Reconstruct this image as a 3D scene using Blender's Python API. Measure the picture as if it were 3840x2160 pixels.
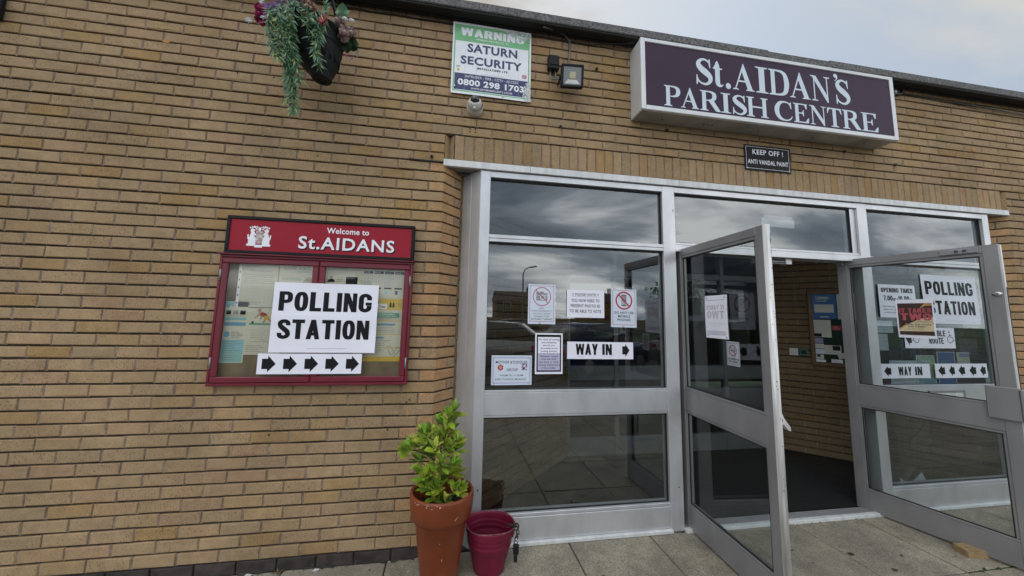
import bpy, math, random
from mathutils import Vector, Matrix, noise as mnoise
R = math.radians
random.seed(11)
sc = bpy.context.scene
for o in list(bpy.data.objects): bpy.data.objects.remove(o)
C = sc.collection

# ------------------------------------------------------------------ camera
cam_d = bpy.data.cameras.new("camera"); cam = bpy.data.objects.new("camera", cam_d); C.objects.link(cam)
cam_d.sensor_width = 36; cam_d.lens = 12.8465; cam_d.shift_y = -0.01624; cam_d.clip_end = 2000; cam_d.clip_start = .02
yaw, pit, rol = R(9.705), R(6.862), R(1.248)
fw = Vector((math.sin(yaw)*math.cos(pit), math.cos(yaw)*math.cos(pit), math.sin(pit)))
r0 = Vector((math.cos(yaw), -math.sin(yaw), 0)); u0 = r0.cross(fw)
rt = r0*math.cos(rol) + u0*math.sin(rol); up = -r0*math.sin(rol) + u0*math.cos(rol)
cam.matrix_world = Matrix(((rt.x, up.x, -fw.x, -.046), (rt.y, up.y, -fw.y, -2.643), (rt.z, up.z, -fw.z, 1.583), (0, 0, 0, 1)))
sc.camera = cam

# ------------------------------------------------------------------ world + sun + exposure
SUN_EL, SUN_AZ = R(52), R(205)
w = bpy.data.worlds.new("World"); sc.world = w; w.use_nodes = True
nt = w.node_tree; nt.nodes.clear(); N = nt.nodes.new; L = nt.links.new
out = N("ShaderNodeOutputWorld"); bg = N("ShaderNodeBackground"); bg.inputs[1].default_value = .1
L(bg.outputs[0], out.inputs[0])
sky = N("ShaderNodeTexSky"); sky.sky_type = 'NISHITA'; sky.sun_disc = False
sky.sun_elevation = SUN_EL; sky.sun_rotation = SUN_AZ
tc = N("ShaderNodeTexCoord"); sep = N("ShaderNodeSeparateXYZ"); L(tc.outputs['Generated'], sep.inputs[0])
def mth(op, a, b=None, clamp=False):
    n = N("ShaderNodeMath"); n.operation = op; n.use_clamp = clamp
    for i, v in enumerate((a, b)):
        if v is None: continue
        if isinstance(v, (int, float)): n.inputs[i].default_value = v
        else: L(v, n.inputs[i])
    return n.outputs[0]
zc = mth('MAXIMUM', sep.outputs[2], 0.0); zd = mth('ADD', zc, .30)
cmb = N("ShaderNodeCombineXYZ"); L(mth('DIVIDE', sep.outputs[0], zd), cmb.inputs[0]); L(mth('DIVIDE', sep.outputs[1], zd), cmb.inputs[1])
mp = N("ShaderNodeMapping"); mp.inputs['Scale'].default_value = (.7, 1.2, 1); mp.inputs['Location'].default_value = (3.1, 1.7, 0); mp.inputs['Rotation'].default_value = (0, 0, .25)
L(cmb.outputs[0], mp.inputs[0])
cn = N("ShaderNodeTexNoise"); cn.inputs['Scale'].default_value = 1.25; cn.inputs['Detail'].default_value = 7; cn.inputs['Roughness'].default_value = .52; cn.inputs['Distortion'].default_value = .35
L(mp.outputs[0], cn.inputs[0])
cr = N("ShaderNodeValToRGB"); L(cn.outputs[0], cr.inputs[0])
cr.color_ramp.elements[0].position = .40; cr.color_ramp.elements[0].color = (.21, .25, .30, 1)
cr.color_ramp.elements[1].position = .61; cr.color_ramp.elements[1].color = (1.35, 1.35, 1.32, 1)
e = cr.color_ramp.elements.new(.52); e.color = (.47, .52, .58, 1)
# smooth high overcast over the roof, broken bright cloud towards the street side (-y)
back = N("ShaderNodeMapRange"); L(sep.outputs[1], back.inputs[0]); back.inputs[1].default_value = .35; back.inputs[2].default_value = -.25
hx = N("ShaderNodeMixRGB"); L(back.outputs[0], hx.inputs[0])
dx = N("ShaderNodeMapRange"); L(sep.outputs[0], dx.inputs[0]); dx.inputs[1].default_value = .15; dx.inputs[2].default_value = .95
hi = N("ShaderNodeMixRGB"); L(dx.outputs[0], hi.inputs[0]); hi.inputs[1].default_value = (1.22, 1.27, 1.34, 1); hi.inputs[2].default_value = (.67, .78, .96, 1)
soft = N("ShaderNodeMixRGB"); soft.blend_type = 'SOFT_LIGHT'; soft.inputs[0].default_value = .8; L(hi.outputs[0], soft.inputs[1]); L(cr.outputs[0], soft.inputs[2])
L(soft.outputs[0], hx.inputs[1])
bright = N("ShaderNodeVectorMath"); bright.operation = 'SCALE'; L(cr.outputs[0], bright.inputs[0]); bright.inputs['Scale'].default_value = 2.3
zg = N("ShaderNodeMapRange"); L(sep.outputs[2], zg.inputs[0]); zg.inputs[1].default_value = .0; zg.inputs[2].default_value = .95; zg.inputs[3].default_value = 3.1; zg.inputs[4].default_value = 3.7
L(zg.outputs[0], bright.inputs['Scale'])
L(bright.outputs[0], hx.inputs[2])
sc10 = N("ShaderNodeVectorMath"); sc10.operation = 'SCALE'; L(hx.outputs[0], sc10.inputs[0]); sc10.inputs['Scale'].default_value = 10
fin = N("ShaderNodeMixRGB"); fin.inputs[0].default_value = .9; L(sky.outputs[0], fin.inputs[1]); L(sc10.outputs[0], fin.inputs[2]); L(fin.outputs[0], bg.inputs[0])

sun_d = bpy.data.lights.new("sun", 'SUN'); sun = bpy.data.objects.new("sun", sun_d); C.objects.link(sun)
sun_d.energy = .7; sun_d.angle = R(35); sun_d.color = (1, .96, .9)
sdir = Vector((math.sin(SUN_AZ)*math.cos(SUN_EL), math.cos(SUN_AZ)*math.cos(SUN_EL), math.sin(SUN_EL)))
sun.rotation_euler = sdir.to_track_quat('Z', 'Y').to_euler()
sc.view_settings.view_transform = 'Standard'; sc.view_settings.look = 'None'; sc.view_settings.gamma = 1
sc.view_settings.exposure = -.55
sc.render.engine = 'CYCLES'
sc.cycles.max_bounces = 8; sc.cycles.transparent_max_bounces = 24; sc.cycles.glossy_bounces = 4
sc.cycles.use_denoising = True

# ------------------------------------------------------------------ materials
def newmat(name):
    m = bpy.data.materials.new(name); m.use_nodes = True; t = m.node_tree
    b = t.nodes['Principled BSDF']; return m, t, b
def mat(name, col, rough=.6, metal=0., var=.12, vs=6., bump=0., bs=60., spec=.5, stretch=(1, 1, 1), coat=0., island=0., col2=None, hue=None):
    """plain surface with soft colour variation and fine relief"""
    m, t, b = newmat(name); nd = t.nodes.new; lk = t.links.new
    b.inputs['Roughness'].default_value = rough; b.inputs['Metallic'].default_value = metal
    b.inputs['Specular IOR Level'].default_value = spec; b.inputs['Coat Weight'].default_value = coat
    tc = nd('ShaderNodeTexCoord'); mp = nd('ShaderNodeMapping'); mp.inputs['Scale'].default_value = stretch; lk(tc.outputs['Object'], mp.inputs[0])
    n = nd('ShaderNodeTexNoise'); n.inputs['Scale'].default_value = vs; n.inputs['Detail'].default_value = 6; lk(mp.outputs[0], n.inputs[0])
    r = nd('ShaderNodeValToRGB'); lk(n.outputs[0], r.inputs[0])
    c2 = col2 or tuple(max(0, c*(1-var*1.6)) for c in col)
    c1 = tuple(min(1, c*(1+var)) for c in col)
    r.color_ramp.elements[0].position = .3; r.color_ramp.elements[0].color = (*c2, 1)
    r.color_ramp.elements[1].position = .7; r.color_ramp.elements[1].color = (*c1, 1)
    src = r.outputs[0]
    if island:
        g = nd('ShaderNodeNewGeometry'); h = nd('ShaderNodeHueSaturation'); mr = nd('ShaderNodeMapRange')
        lk(g.outputs['Random Per Island'], mr.inputs[0]); mr.inputs[3].default_value = 1-island; mr.inputs[4].default_value = 1+island
        lk(mr.outputs[0], h.inputs['Value']); lk(src, h.inputs['Color']); src = h.outputs[0]
        if hue:
            mh = nd('ShaderNodeMapRange'); wn = nd('ShaderNodeTexWhiteNoise'); wn.noise_dimensions = '1D'; lk(g.outputs['Random Per Island'], wn.inputs['W'])
            lk(wn.outputs[0], mh.inputs[0]); mh.inputs[3].default_value = .5-hue; mh.inputs[4].default_value = .5+hue; lk(mh.outputs[0], h.inputs['Hue'])
    lk(src, b.inputs['Base Color'])
    if bump:
        n2 = nd('ShaderNodeTexNoise'); n2.inputs['Scale'].default_value = bs; n2.inputs['Detail'].default_value = 4; lk(mp.outputs[0], n2.inputs[0])
        bp = nd('ShaderNodeBump'); bp.inputs['Strength'].default_value = bump; bp.inputs['Distance'].default_value = .004; lk(n2.outputs[0], bp.inputs['Height']); lk(bp.outputs[0], b.inputs['Normal'])
    return m
def brickmat(name, cols, fleck=(.09, .06, .035), fl=.55, val=1.):
    """buff facing brick: a tone per brick, dark drag flecks, blotches and relief"""
    m, t, b = newmat(name); nd = t.nodes.new; lk = t.links.new
    b.inputs['Roughness'].default_value = .88; b.inputs['Specular IOR Level'].default_value = .25
    g = nd('ShaderNodeNewGeometry'); r = nd('ShaderNodeValToRGB'); lk(g.outputs['Random Per Island'], r.inputs[0])
    r.color_ramp.interpolation = 'LINEAR'
    els = r.color_ramp.elements
    els[0].position = 0; els[0].color = (*[c*val for c in cols[0]], 1); els[1].position = 1; els[1].color = (*[c*val for c in cols[-1]], 1)
    for i, c in enumerate(cols[1:-1]):
        e = els.new((i+1)/(len(cols)-1)); e.color = (*[q*val for q in c], 1)
    tc = nd('ShaderNodeTexCoord')
    mp = nd('ShaderNodeMapping'); mp.inputs['Scale'].default_value = (1, 1, .45); lk(tc.outputs['Object'], mp.inputs[0])
    n = nd('ShaderNodeTexNoise'); n.inputs['Scale'].default_value = 150; n.inputs['Detail'].default_value = 3; n.inputs['Roughness'].default_value = .6; lk(mp.outputs[0], n.inputs[0])
    fr = nd('ShaderNodeValToRGB'); lk(n.outputs[0], fr.inputs[0]); fr.color_ramp.elements[0].position = .54; fr.color_ramp.elements[0].color = (0, 0, 0, 1); fr.color_ramp.elements[1].position = .66; fr.color_ramp.elements[1].color = (fl, fl, fl, 1)
    # fleck density differs from brick to brick
    wn = nd('ShaderNodeTexWhiteNoise'); wn.noise_dimensions = '1D'; lk(g.outputs['Random Per Island'], wn.inputs['W'])
    mm = nd('ShaderNodeMath'); mm.operation = 'MULTIPLY'; lk(fr.outputs[0], mm.inputs[0]); lk(wn.outputs[0], mm.inputs[1])
    ad = nd('ShaderNodeMath'); ad.operation = 'MULTIPLY_ADD'; lk(fr.outputs[0], ad.inputs[0]); ad.inputs[1].default_value = .35; lk(mm.outputs[0], ad.inputs[2])
    big = nd('ShaderNodeTexNoise'); big.inputs['Scale'].default_value = 2.2; big.inputs['Detail'].default_value = 5; lk(tc.outputs['Object'], big.inputs[0])
    bl = nd('ShaderNodeMapRange'); lk(big.outputs[0], bl.inputs[0]); bl.inputs[1].default_value = .3; bl.inputs[2].default_value = .7; bl.inputs[3].default_value = .82; bl.inputs[4].default_value = 1.1
    mid = nd('ShaderNodeTexNoise'); mid.inputs['Scale'].default_value = 22; mid.inputs['Detail'].default_value = 4; lk(tc.outputs['Object'], mid.inputs[0])
    ml = nd('ShaderNodeMapRange'); lk(mid.outputs[0], ml.inputs[0]); ml.inputs[1].default_value = .3; ml.inputs[2].default_value = .7; ml.inputs[3].default_value = .88; ml.inputs[4].default_value = 1.08
    m2 = nd('ShaderNodeMath'); m2.operation = 'MULTIPLY'; lk(bl.outputs[0], m2.inputs[0]); lk(ml.outputs[0], m2.inputs[1])
    sc_ = nd('ShaderNodeVectorMath'); sc_.operation = 'SCALE'; lk(r.outputs[0], sc_.inputs[0]); lk(m2.outputs[0], sc_.inputs['Scale'])
    mx = nd('ShaderNodeMixRGB'); lk(ad.outputs[0], mx.inputs[0]); lk(sc_.outputs[0], mx.inputs[1]); mx.inputs[2].default_value = (*fleck, 1)
    lk(mx.outputs[0], b.inputs['Base Color'])
    bp = nd('ShaderNodeBump'); bp.inputs['Strength'].default_value = .5; bp.inputs['Distance'].default_value = .003; lk(n.outputs[0], bp.inputs['Height']); bp.invert = True; lk(bp.outputs[0], b.inputs['Normal'])
    return m
def glassmat(name, f0=.165, tint=(.84, .865, .86)):
    """float glass: mirror reflection that grows towards grazing, the rest passes straight through"""
    m, t, b = newmat(name); t.nodes.remove(b); nd = t.nodes.new; lk = t.links.new
    o = t.nodes['Material Output']; g = nd('ShaderNodeBsdfGlossy'); g.inputs['Roughness'].default_value = 0.004; g.inputs['Color'].default_value = (.93, .97, 1, 1)
    tr = nd('ShaderNodeBsdfTransparent'); tr.inputs[0].default_value = (*tint, 1)
    lw = nd('ShaderNodeLayerWeight'); lw.inputs[0].default_value = .5
    pw = nd('ShaderNodeMath'); pw.operation = 'POWER'; lk(lw.outputs['Facing'], pw.inputs[0]); pw.inputs[1].default_value = 4.5
    ma = nd('ShaderNodeMath'); ma.operation = 'MULTIPLY_ADD'; lk(pw.outputs[0], ma.inputs[0]); ma.inputs[1].default_value = 1-f0; ma.inputs[2].default_value = f0
    ge = nd('ShaderNodeNewGeometry'); inv = nd('ShaderNodeMath'); inv.operation = 'SUBTRACT'; inv.inputs[0].default_value = 1; lk(ge.outputs['Backfacing'], inv.inputs[1])
    fa = nd('ShaderNodeMath'); fa.operation = 'MULTIPLY'; lk(ma.outputs[0], fa.inputs[0]); lk(inv.outputs[0], fa.inputs[1])
    ms = nd('ShaderNodeMixShader'); lk(fa.outputs[0], ms.inputs[0]); lk(tr.outputs[0], ms.inputs[1]); lk(g.outputs[0], ms.inputs[2]); lk(ms.outputs[0], o.inputs[0])
    return m
def slabmat():
    m = mat('concrete_slab', (.30, .265, .20), .92, var=.12, vs=2.6, bump=.8, bs=150, island=.08, col2=(.20, .18, .14)); t = m.node_tree; nd = t.nodes.new; lk = t.links.new; b = t.nodes['Principled BSDF']
    src = b.inputs['Base Color'].links[0].from_socket; tc = nd('ShaderNodeTexCoord')
    n = nd('ShaderNodeTexNoise'); n.inputs['Scale'].default_value = 130; n.inputs['Detail'].default_value = 2; lk(tc.outputs['Object'], n.inputs[0])
    r = nd('ShaderNodeMapRange'); lk(n.outputs[0], r.inputs[0]); r.inputs[1].default_value = .3; r.inputs[2].default_value = .7; r.inputs[3].default_value = .6; r.inputs[4].default_value = 1.35
    n2 = nd('ShaderNodeTexNoise'); n2.inputs['Scale'].default_value = 9; n2.inputs['Detail'].default_value = 8; n2.inputs['Roughness'].default_value = .7; lk(tc.outputs['Object'], n2.inputs[0])
    r2 = nd('ShaderNodeMapRange'); lk(n2.outputs[0], r2.inputs[0]); r2.inputs[1].default_value = .32; r2.inputs[2].default_value = .68; r2.inputs[3].default_value = .72; r2.inputs[4].default_value = 1.12
    mm = nd('ShaderNodeMath'); mm.operation = 'MULTIPLY'; lk(r.outputs[0], mm.inputs[0]); lk(r2.outputs[0], mm.inputs[1])
    v = nd('ShaderNodeVectorMath'); v.operation = 'SCALE'; lk(src, v.inputs[0]); lk(mm.outputs[0], v.inputs['Scale']); lk(v.outputs[0], b.inputs['Base Color']); return m
BUFF = [(0.331, 0.229, 0.125), (0.354, 0.248, 0.142), (0.345, 0.241, 0.137), (0.363, 0.254, 0.147), (0.327, 0.208, 0.09), (0.354, 0.251, 0.145), (0.359, 0.234, 0.138), (0.308, 0.224, 0.132), (0.35, 0.245, 0.14), (0.368, 0.248, 0.13)]
ORNG = [(.44, .255, .13), (.42, .25, .125), (.45, .275, .145), (.41, .235, .115), (.43, .265, .14), (.39, .25, .13)]
M = {}
M['brick'] = brickmat('buff_brick', BUFF); M['squint'] = brickmat('orange_buff_brick', ORNG)
M['porch'] = brickmat('dimmed_porch_brick', BUFF, val=.52)  # same buff brick, darkened in its colour to make the porch dim
M['mortar'] = mat('raked_mortar', (.055, .038, .028), .95, var=.35, vs=25, bump=.5)
M['perp'] = mat('pale_mortar', (.225, .17, .13), .95, var=.3, vs=20, bump=.4)
M['plinth'] = mat('dark_brick', (.044, .034, .030), .85, var=.35, vs=14, bump=.5, bs=120, island=.15)
M['alu'] = mat('satin_aluminium', (.60, .605, .625), .36, .55, var=.09, vs=3.2, stretch=(2, 2, 1), bump=.02, bs=200)
M['alu_d'] = mat('worn_aluminium', (.275, .268, .272), .46, .4, var=.09, vs=3, stretch=(2, 2, 1), bump=.03, bs=160)
M['alu_w'] = mat('scratched_aluminium', (.72, .71, .70), .4, .3, var=.22, vs=14, stretch=(4, 4, .25), bump=.15, bs=90)
M['lintel'] = mat('streaked_lintel', (.64, .65, .65), .55, .1, var=.10, vs=7, stretch=(3, 1, .2))
M['gasket'] = mat('black_gasket', (.012, .012, .013), .6)
M['glass'] = glassmat('window_glass'); M['glass_d'] = glassmat('door_glass', .06); M['glass_b'] = glassmat('case_glass', .05, (.93, .93, .9))
M['paper'] = mat('white_paper', (.81, .81, .90), .8, var=.03, vs=3)
M['paper2'] = mat('laminated_paper', (.62, .68, .78), .4, var=.03, vs=3)
M['oldpaper'] = mat('aged_paper', (.62, .61, .53), .8, var=.06, vs=5)
M['ink'] = mat('black_ink', (.012, .012, .015), .6, spec=.15)
M['grey'] = mat('grey_ink', (.30, .30, .33), .7); M['lgrey'] = mat('pale_grey_ink', (.5, .5, .5), .7)
M['red'] = mat('red_ink', (.42, .03, .05), .6); M['pinkred'] = mat('faded_red_ink', (.50, .09, .12), .6)
M['green'] = mat('sign_green', (.18, .47, .22), .5, var=.06); M['navy'] = mat('sign_navy', (.03, .04, .13), .5, var=.08)
M['signw'] = mat('sign_white', (.80, .81, .86), .5, var=.04, vs=9)
M['purple'] = mat('aubergine_panel', (.056, .034, .058), .45, var=.08, vs=2, spec=.12)
M['lett'] = mat('pale_lettering', (.60, .68, .76), .5, var=.03)
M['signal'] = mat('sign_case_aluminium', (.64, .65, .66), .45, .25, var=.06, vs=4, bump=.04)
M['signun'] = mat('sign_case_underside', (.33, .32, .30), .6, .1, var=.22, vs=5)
M['blk'] = mat('black_plastic', (.009, .01, .011), .6, spec=.25, var=.2); M['blkm'] = mat('black_metal', (.02, .02, .022), .45, .2, var=.2)
M['maroon'] = mat('maroon_paint', (.15, .012, .025), .38, var=.1, vs=5); M['mred'] = mat('red_header', (.30, .014, .03), .5, spec=.2, var=.05, vs=3)
M['cork'] = mat('brown_backing', (.20, .155, .10), .85, var=.15, vs=12)
M['granite'] = mat('mineral_roof_felt', (.145, .14, .14), .9, var=.45, vs=70, bump=.8, bs=90)
M['felt'] = mat('black_roof_felt', (.014, .013, .013), .8, var=.3)
M['slab'] = slabmat()
M['dirt'] = mat('dark_joint', (.045, .042, .03), .95, var=.4, vs=8, bump=.6)
M['moss'] = mat('moss_joint', (.045, .06, .018), .95, var=.4, vs=30, bump=.8)
M['asph'] = mat('asphalt', (.05, .05, .052), .9, var=.25, vs=4, bump=.6, bs=120)
M['grass'] = mat('grass', (.05, .085, .025), .9, var=.4, vs=1.5, bump=.6)
M['mat'] = mat('black_mat', (.006, .006, .0065), .95, var=.3, vs=50, bump=.8, bs=200)
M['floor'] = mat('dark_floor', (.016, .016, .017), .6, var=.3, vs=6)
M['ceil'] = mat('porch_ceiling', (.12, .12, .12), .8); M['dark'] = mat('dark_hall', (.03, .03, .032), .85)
M['terra'] = mat('glazed_terracotta', (.185, .042, .014), .36, var=.2, vs=4, spec=.35, bump=.06, bs=30, coat=.1)
M['soil'] = mat('soil', (.018, .013, .009), .95, var=.5, vs=40, bump=1)
M['bucket'] = mat('plum_bucket', (.175, .012, .040), .42, .15, spec=.35, var=.14, vs=8, bump=.05, bs=40)
M['rust'] = mat('rusty_chain', (.05, .036, .028), .65, .6, var=.4, vs=60); M['steel'] = mat('bright_steel', (.6, .6, .6), .25, .9)
M['leaf'] = mat('laurel_leaf', (.205, .315, .026), .42, var=.25, vs=16, island=.5, hue=.035, spec=.35); M['leafy'] = mat('yellow_laurel_leaf', (.46, .46, .07), .45, var=.2, vs=16, island=.25)
M['twig'] = mat('twig', (.05, .04, .032), .8)
M['fern'] = mat('silk_fern', (.085, .205, .115), .5, var=.2, vs=20, island=.35, hue=.03); M['fernl'] = mat('light_silk_fern', (.24, .34, .12), .5, var=.2, vs=20, island=.3)
M['dleaf'] = mat('dark_green_leaf', (.018, .06, .018), .5, var=.3, vs=20)
M['mag'] = mat('magenta_petal', (.38, .035, .15), .55, var=.2, vs=30, island=.2); M['pur'] = mat('purple_petal', (.13, .035, .2), .6, var=.2, island=.3)
M['redp'] = mat('red_petal', (.28, .018, .03), .55, var=.2, island=.3); M['pale'] = mat('dusty_pink_petal', (.52, .40, .38), .6, var=.15, island=.15)
M['whp'] = mat('white_petal', (.5, .52, .54), .6, island=.15); M['yel'] = mat('flower_eye', (.30, .22, .07), .7); M['orp'] = mat('orange_petal', (.38, .08, .015), .6, island=.2)
M['wood'] = mat('raw_wood', (.33, .23, .115), .7, var=.2, vs=12, stretch=(1, 6, 6), bump=.3); M['pinwood'] = mat('varnished_frame', (.12, .06, .02), .45, var=.2, vs=10)
M['pinfelt'] = mat('green_felt', (.012, .035, .022), .95); M['blue'] = mat('poster_blue', (.025, .12, .31), .5, var=.06); M['blue2'] = mat('poster_deep_blue', (.035, .13, .38), .5, var=.1)
M['cyan'] = mat('poster_cyan', (.25, .5, .6), .6); M['sky'] = mat('poster_sky', (.16, .36, .55), .6); M['yellow'] = mat('poster_yellow', (.65, .45, .06), .6); M['teal'] = mat('poster_teal', (.12, .32, .26), .6)
M['limey'] = mat('poster_lime', (.42, .48, .2), .5, var=.3, vs=14, col2=(.12, .36, .45))
M['brown'] = mat('poster_brown', (.055, .03, .022), .5); M['gold'] = mat('poster_gold', (.50, .28, .11), .5, var=.35, vs=9, col2=(.28, .12, .04)); M['cream'] = mat('poster_cream', (.66, .55, .34), .5, var=.12, vs=8)
M['camw'] = mat('camera_white', (.62, .60, .57), .4, var=.06); M['smoke'] = mat('smoked_dome', (.02, .02, .022), .06, coat=.6)
M['lampg'] = mat('lamp_glass', (.21, .22, .22), .2, var=.05); M['led'] = mat('led_chip', (.45, .42, .26), .5)
M['skin'] = mat('printed_skin', (.5, .28, .18), .6); M['lilac'] = mat('lilac_border', (.30, .27, .47), .6)
M['plas'] = mat('white_plastic', (.6, .6, .58), .4)
M['tile'] = mat('roof_tile', (.09, .05, .04), .8, var=.3, vs=3); M['housebrick'] = mat('red_brick', (.17, .07, .045), .9, var=.25, vs=3); M['rend'] = mat('orange_render', (.33, .15, .04), .9)
M['bark'] = mat('bark', (.05, .04, .03), .9); M['tleaf'] = mat('tree_leaf', (.05, .09, .02), .6, var=.3, island=.4)
M['carb'] = mat('car_blue', (.02, .035, .14), .2, .3, coat=.8); M['cars'] = mat('car_silver', (.35, .36, .37), .25, .6, coat=.8); M['carr'] = mat('car_dark_red', (.09, .012, .012), .25, .3, coat=.8)
M['tyre'] = mat('tyre', (.015, .015, .015), .8); M['cgl'] = mat('car_window', (.02, .025, .03), .05, spec=.8); M['hl'] = mat('headlamp', (.6, .62, .65), .1); M['galv'] = mat('galvanised', (.3, .31, .32), .5, .5)
M['lilac_refl'] = mat('lilac_reflection', (.46, .45, .60), .8, var=.03)  # lilac tint of a reflection, painted onto the pencils notice
M['redfl'] = mat('red_flower_ink', (.40, .05, .05), .6)
M['ghost'] = mat('show_through_print', (.60, .55, .63), .8)
M['ghost2'] = mat('show_through_grey', (.60, .60, .68), .8)
M['sigw2'] = mat('flaked_white', (.60, .61, .64), .8, var=.15, vs=60)
M['flk'] = mat('scraped_vinyl', (.50, .50, .49), .7, var=.25, vs=50, col2=(.33, .2, .2))
M['aqua'] = mat('poster_aqua', (.28, .52, .52), .6)
M['ruststain'] = mat('rust_stain', (.30, .12, .04), .9, var=.4, vs=40, col2=(.40, .25, .11))
M['rimw'] = mat('worn_rim', (.26, .09, .11), .45, .3, var=.4, vs=40)
M['relg'] = mat('release_green', (.01, .11, .06), .4)
M['orpw'] = mat('brown_weed', (.16, .09, .03), .8)
M['kerb'] = mat('kerb_concrete', (.3, .29, .27), .9, var=.2, vs=4); M['pframe'] = mat('grey_inner_frame', (.15, .155, .16), .45, .3)

# ------------------------------------------------------------------ mesh helpers
class F:                       # a local frame: origin, right, up, out
    def __init__(s, o, u=(1, 0, 0), v=(0, 0, 1), n=(0, -1, 0)): s.o, s.u, s.v, s.n = map(Vector, (o, u, v, n))
    def __call__(s, a, b, c=0.): return s.o + s.u*a + s.v*b + s.n*c
    def sub(s, a, b, c=0., rot=0.):
        cu = s.u*math.cos(rot) + s.v*math.sin(rot); cv = -s.u*math.sin(rot) + s.v*math.cos(rot)
        return F(s(a, b, c), cu, cv, s.n)
ID = F((0, 0, 0), (1, 0, 0), (0, 1, 0), (0, 0, 1))
WL = F((0, 0, 0))              # the street wall: a = x, b = z, c = towards the street
ORG = {}
class MB:
    def __init__(s): s.v = []; s.f = []; s.m = []; s.sm = []
    def add(s, vs, fs, m=0, smooth=False):
        k = len(s.v); s.v += [tuple(p) for p in vs]
        for f in fs: s.f.append(tuple(i+k for i in f)); s.m.append(m); s.sm.append(smooth)
    def quad(s, fr, a0, a1, b0, b1, c=0., m=0):
        if not isinstance(fr, F) and (a1-a0 > .03 or b1-b0 > .03):      # print on a bent sheet follows the bend
            na, nb = max(1, int((a1-a0)/.03)), max(1, int((b1-b0)/.03))
            s.add([fr(a0+(a1-a0)*i/na, b0+(b1-b0)*j/nb, c) for j in range(nb+1) for i in range(na+1)], [(j*(na+1)+i, j*(na+1)+i+1, (j+1)*(na+1)+i+1, (j+1)*(na+1)+i) for j in range(nb) for i in range(na)], m); return
        s.add([fr(a0, b0, c), fr(a1, b0, c), fr(a1, b1, c), fr(a0, b1, c)], [(0, 1, 2, 3)], m)
    def poly(s, fr, pts, c=0., m=0): s.add([fr(a, b, c) for a, b in pts], [tuple(range(len(pts)))], m)
    def box(s, fr, a0, a1, b0, b1, c0, c1, m=0, bv=0.):
        if bv <= 0:
            P = [fr(a, b, c) for c in (c0, c1) for b in (b0, b1) for a in (a0, a1)]
            s.add(P, [(0, 2, 3, 1), (4, 5, 7, 6), (0, 1, 5, 4), (2, 6, 7, 3), (0, 4, 6, 2), (1, 3, 7, 5)], m); return
        bv = min(bv, (a1-a0)*.45, (b1-b0)*.45, (c1-c0)*.45)
        A = (a0, a1); B = (b0, b1); Cc = (c0, c1); P = []; idx = {}
        for i in (0, 1):
            for j in (0, 1):
                for k in (0, 1):
                    da, db, dc = (bv if i == 0 else -bv), (bv if j == 0 else -bv), (bv if k == 0 else -bv)
                    for ax in range(3):
                        p = [A[i]+da, B[j]+db, Cc[k]+dc]; p[ax] = (A[i], B[j], Cc[k])[ax]
                        idx[i, j, k, ax] = len(P); P.append(fr(*p))
        fs = []
        for sd in (0, 1):
            q = [idx[sd, 0, 0, 0], idx[sd, 1, 0, 0], idx[sd, 1, 1, 0], idx[sd, 0, 1, 0]]; fs.append(q if sd else q[::-1])
            q = [idx[0, sd, 0, 1], idx[1, sd, 0, 1], idx[1, sd, 1, 1], idx[0, sd, 1, 1]]; fs.append(q[::-1] if sd else q)
            q = [idx[0, 0, sd, 2], idx[1, 0, sd, 2], idx[1, 1, sd, 2], idx[0, 1, sd, 2]]; fs.append(q if sd else q[::-1])
        for x in (0, 1):
            for y in (0, 1):
                fs.append([idx[x, y, 0, 0], idx[x, y, 1, 0], idx[x, y, 1, 1], idx[x, y, 0, 1]])
                fs.append([idx[x, 0, y, 0], idx[x, 1, y, 0], idx[x, 1, y, 2], idx[x, 0, y, 2]])
                fs.append([idx[0, x, y, 1], idx[1, x, y, 1], idx[1, x, y, 2], idx[0, x, y, 2]])
                for z in (0, 1): fs.append([idx[x, y, z, 0], idx[x, y, z, 1], idx[x, y, z, 2]])
        s.add(P, fs, m)
    def prism(s, fr, pts, c0, c1, m=0):
        n = len(pts); P = [fr(a, b, c0) for a, b in pts] + [fr(a, b, c1) for a, b in pts]
        s.add(P, [tuple(range(n))[::-1], tuple(range(n, 2*n))] + [(i, (i+1) % n, n+(i+1) % n, n+i) for i in range(n)], m)
    def tube(s, pts, r, n=8, m=0, smooth=True, cap=True):
        pts = [Vector(p) for p in pts]; rs = r if isinstance(r, (list, tuple)) else [r]*len(pts); P = []; up = None
        for i, p in enumerate(pts):
            d = (pts[min(i+1, len(pts)-1)] - pts[max(i-1, 0)])
            d = d.normalized() if d.length > 1e-9 else Vector((0, 0, 1))
            if up is None: up = d.orthogonal().normalized()
            up = (up - d*up.dot(d)); up = up.normalized() if up.length > 1e-6 else d.orthogonal().normalized()
            bi = d.cross(up)
            for k in range(n):
                a = 2*math.pi*k/n; P.append(p + (up*math.cos(a) + bi*math.sin(a))*rs[i])
        fs = [(i*n+k, i*n+(k+1) % n, (i+1)*n+(k+1) % n, (i+1)*n+k) for i in range(len(pts)-1) for k in range(n)]
        if cap: fs += [tuple(range(n))[::-1], tuple(range((len(pts)-1)*n, len(pts)*n))]
        s.add(P, fs, m, smooth)
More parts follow.
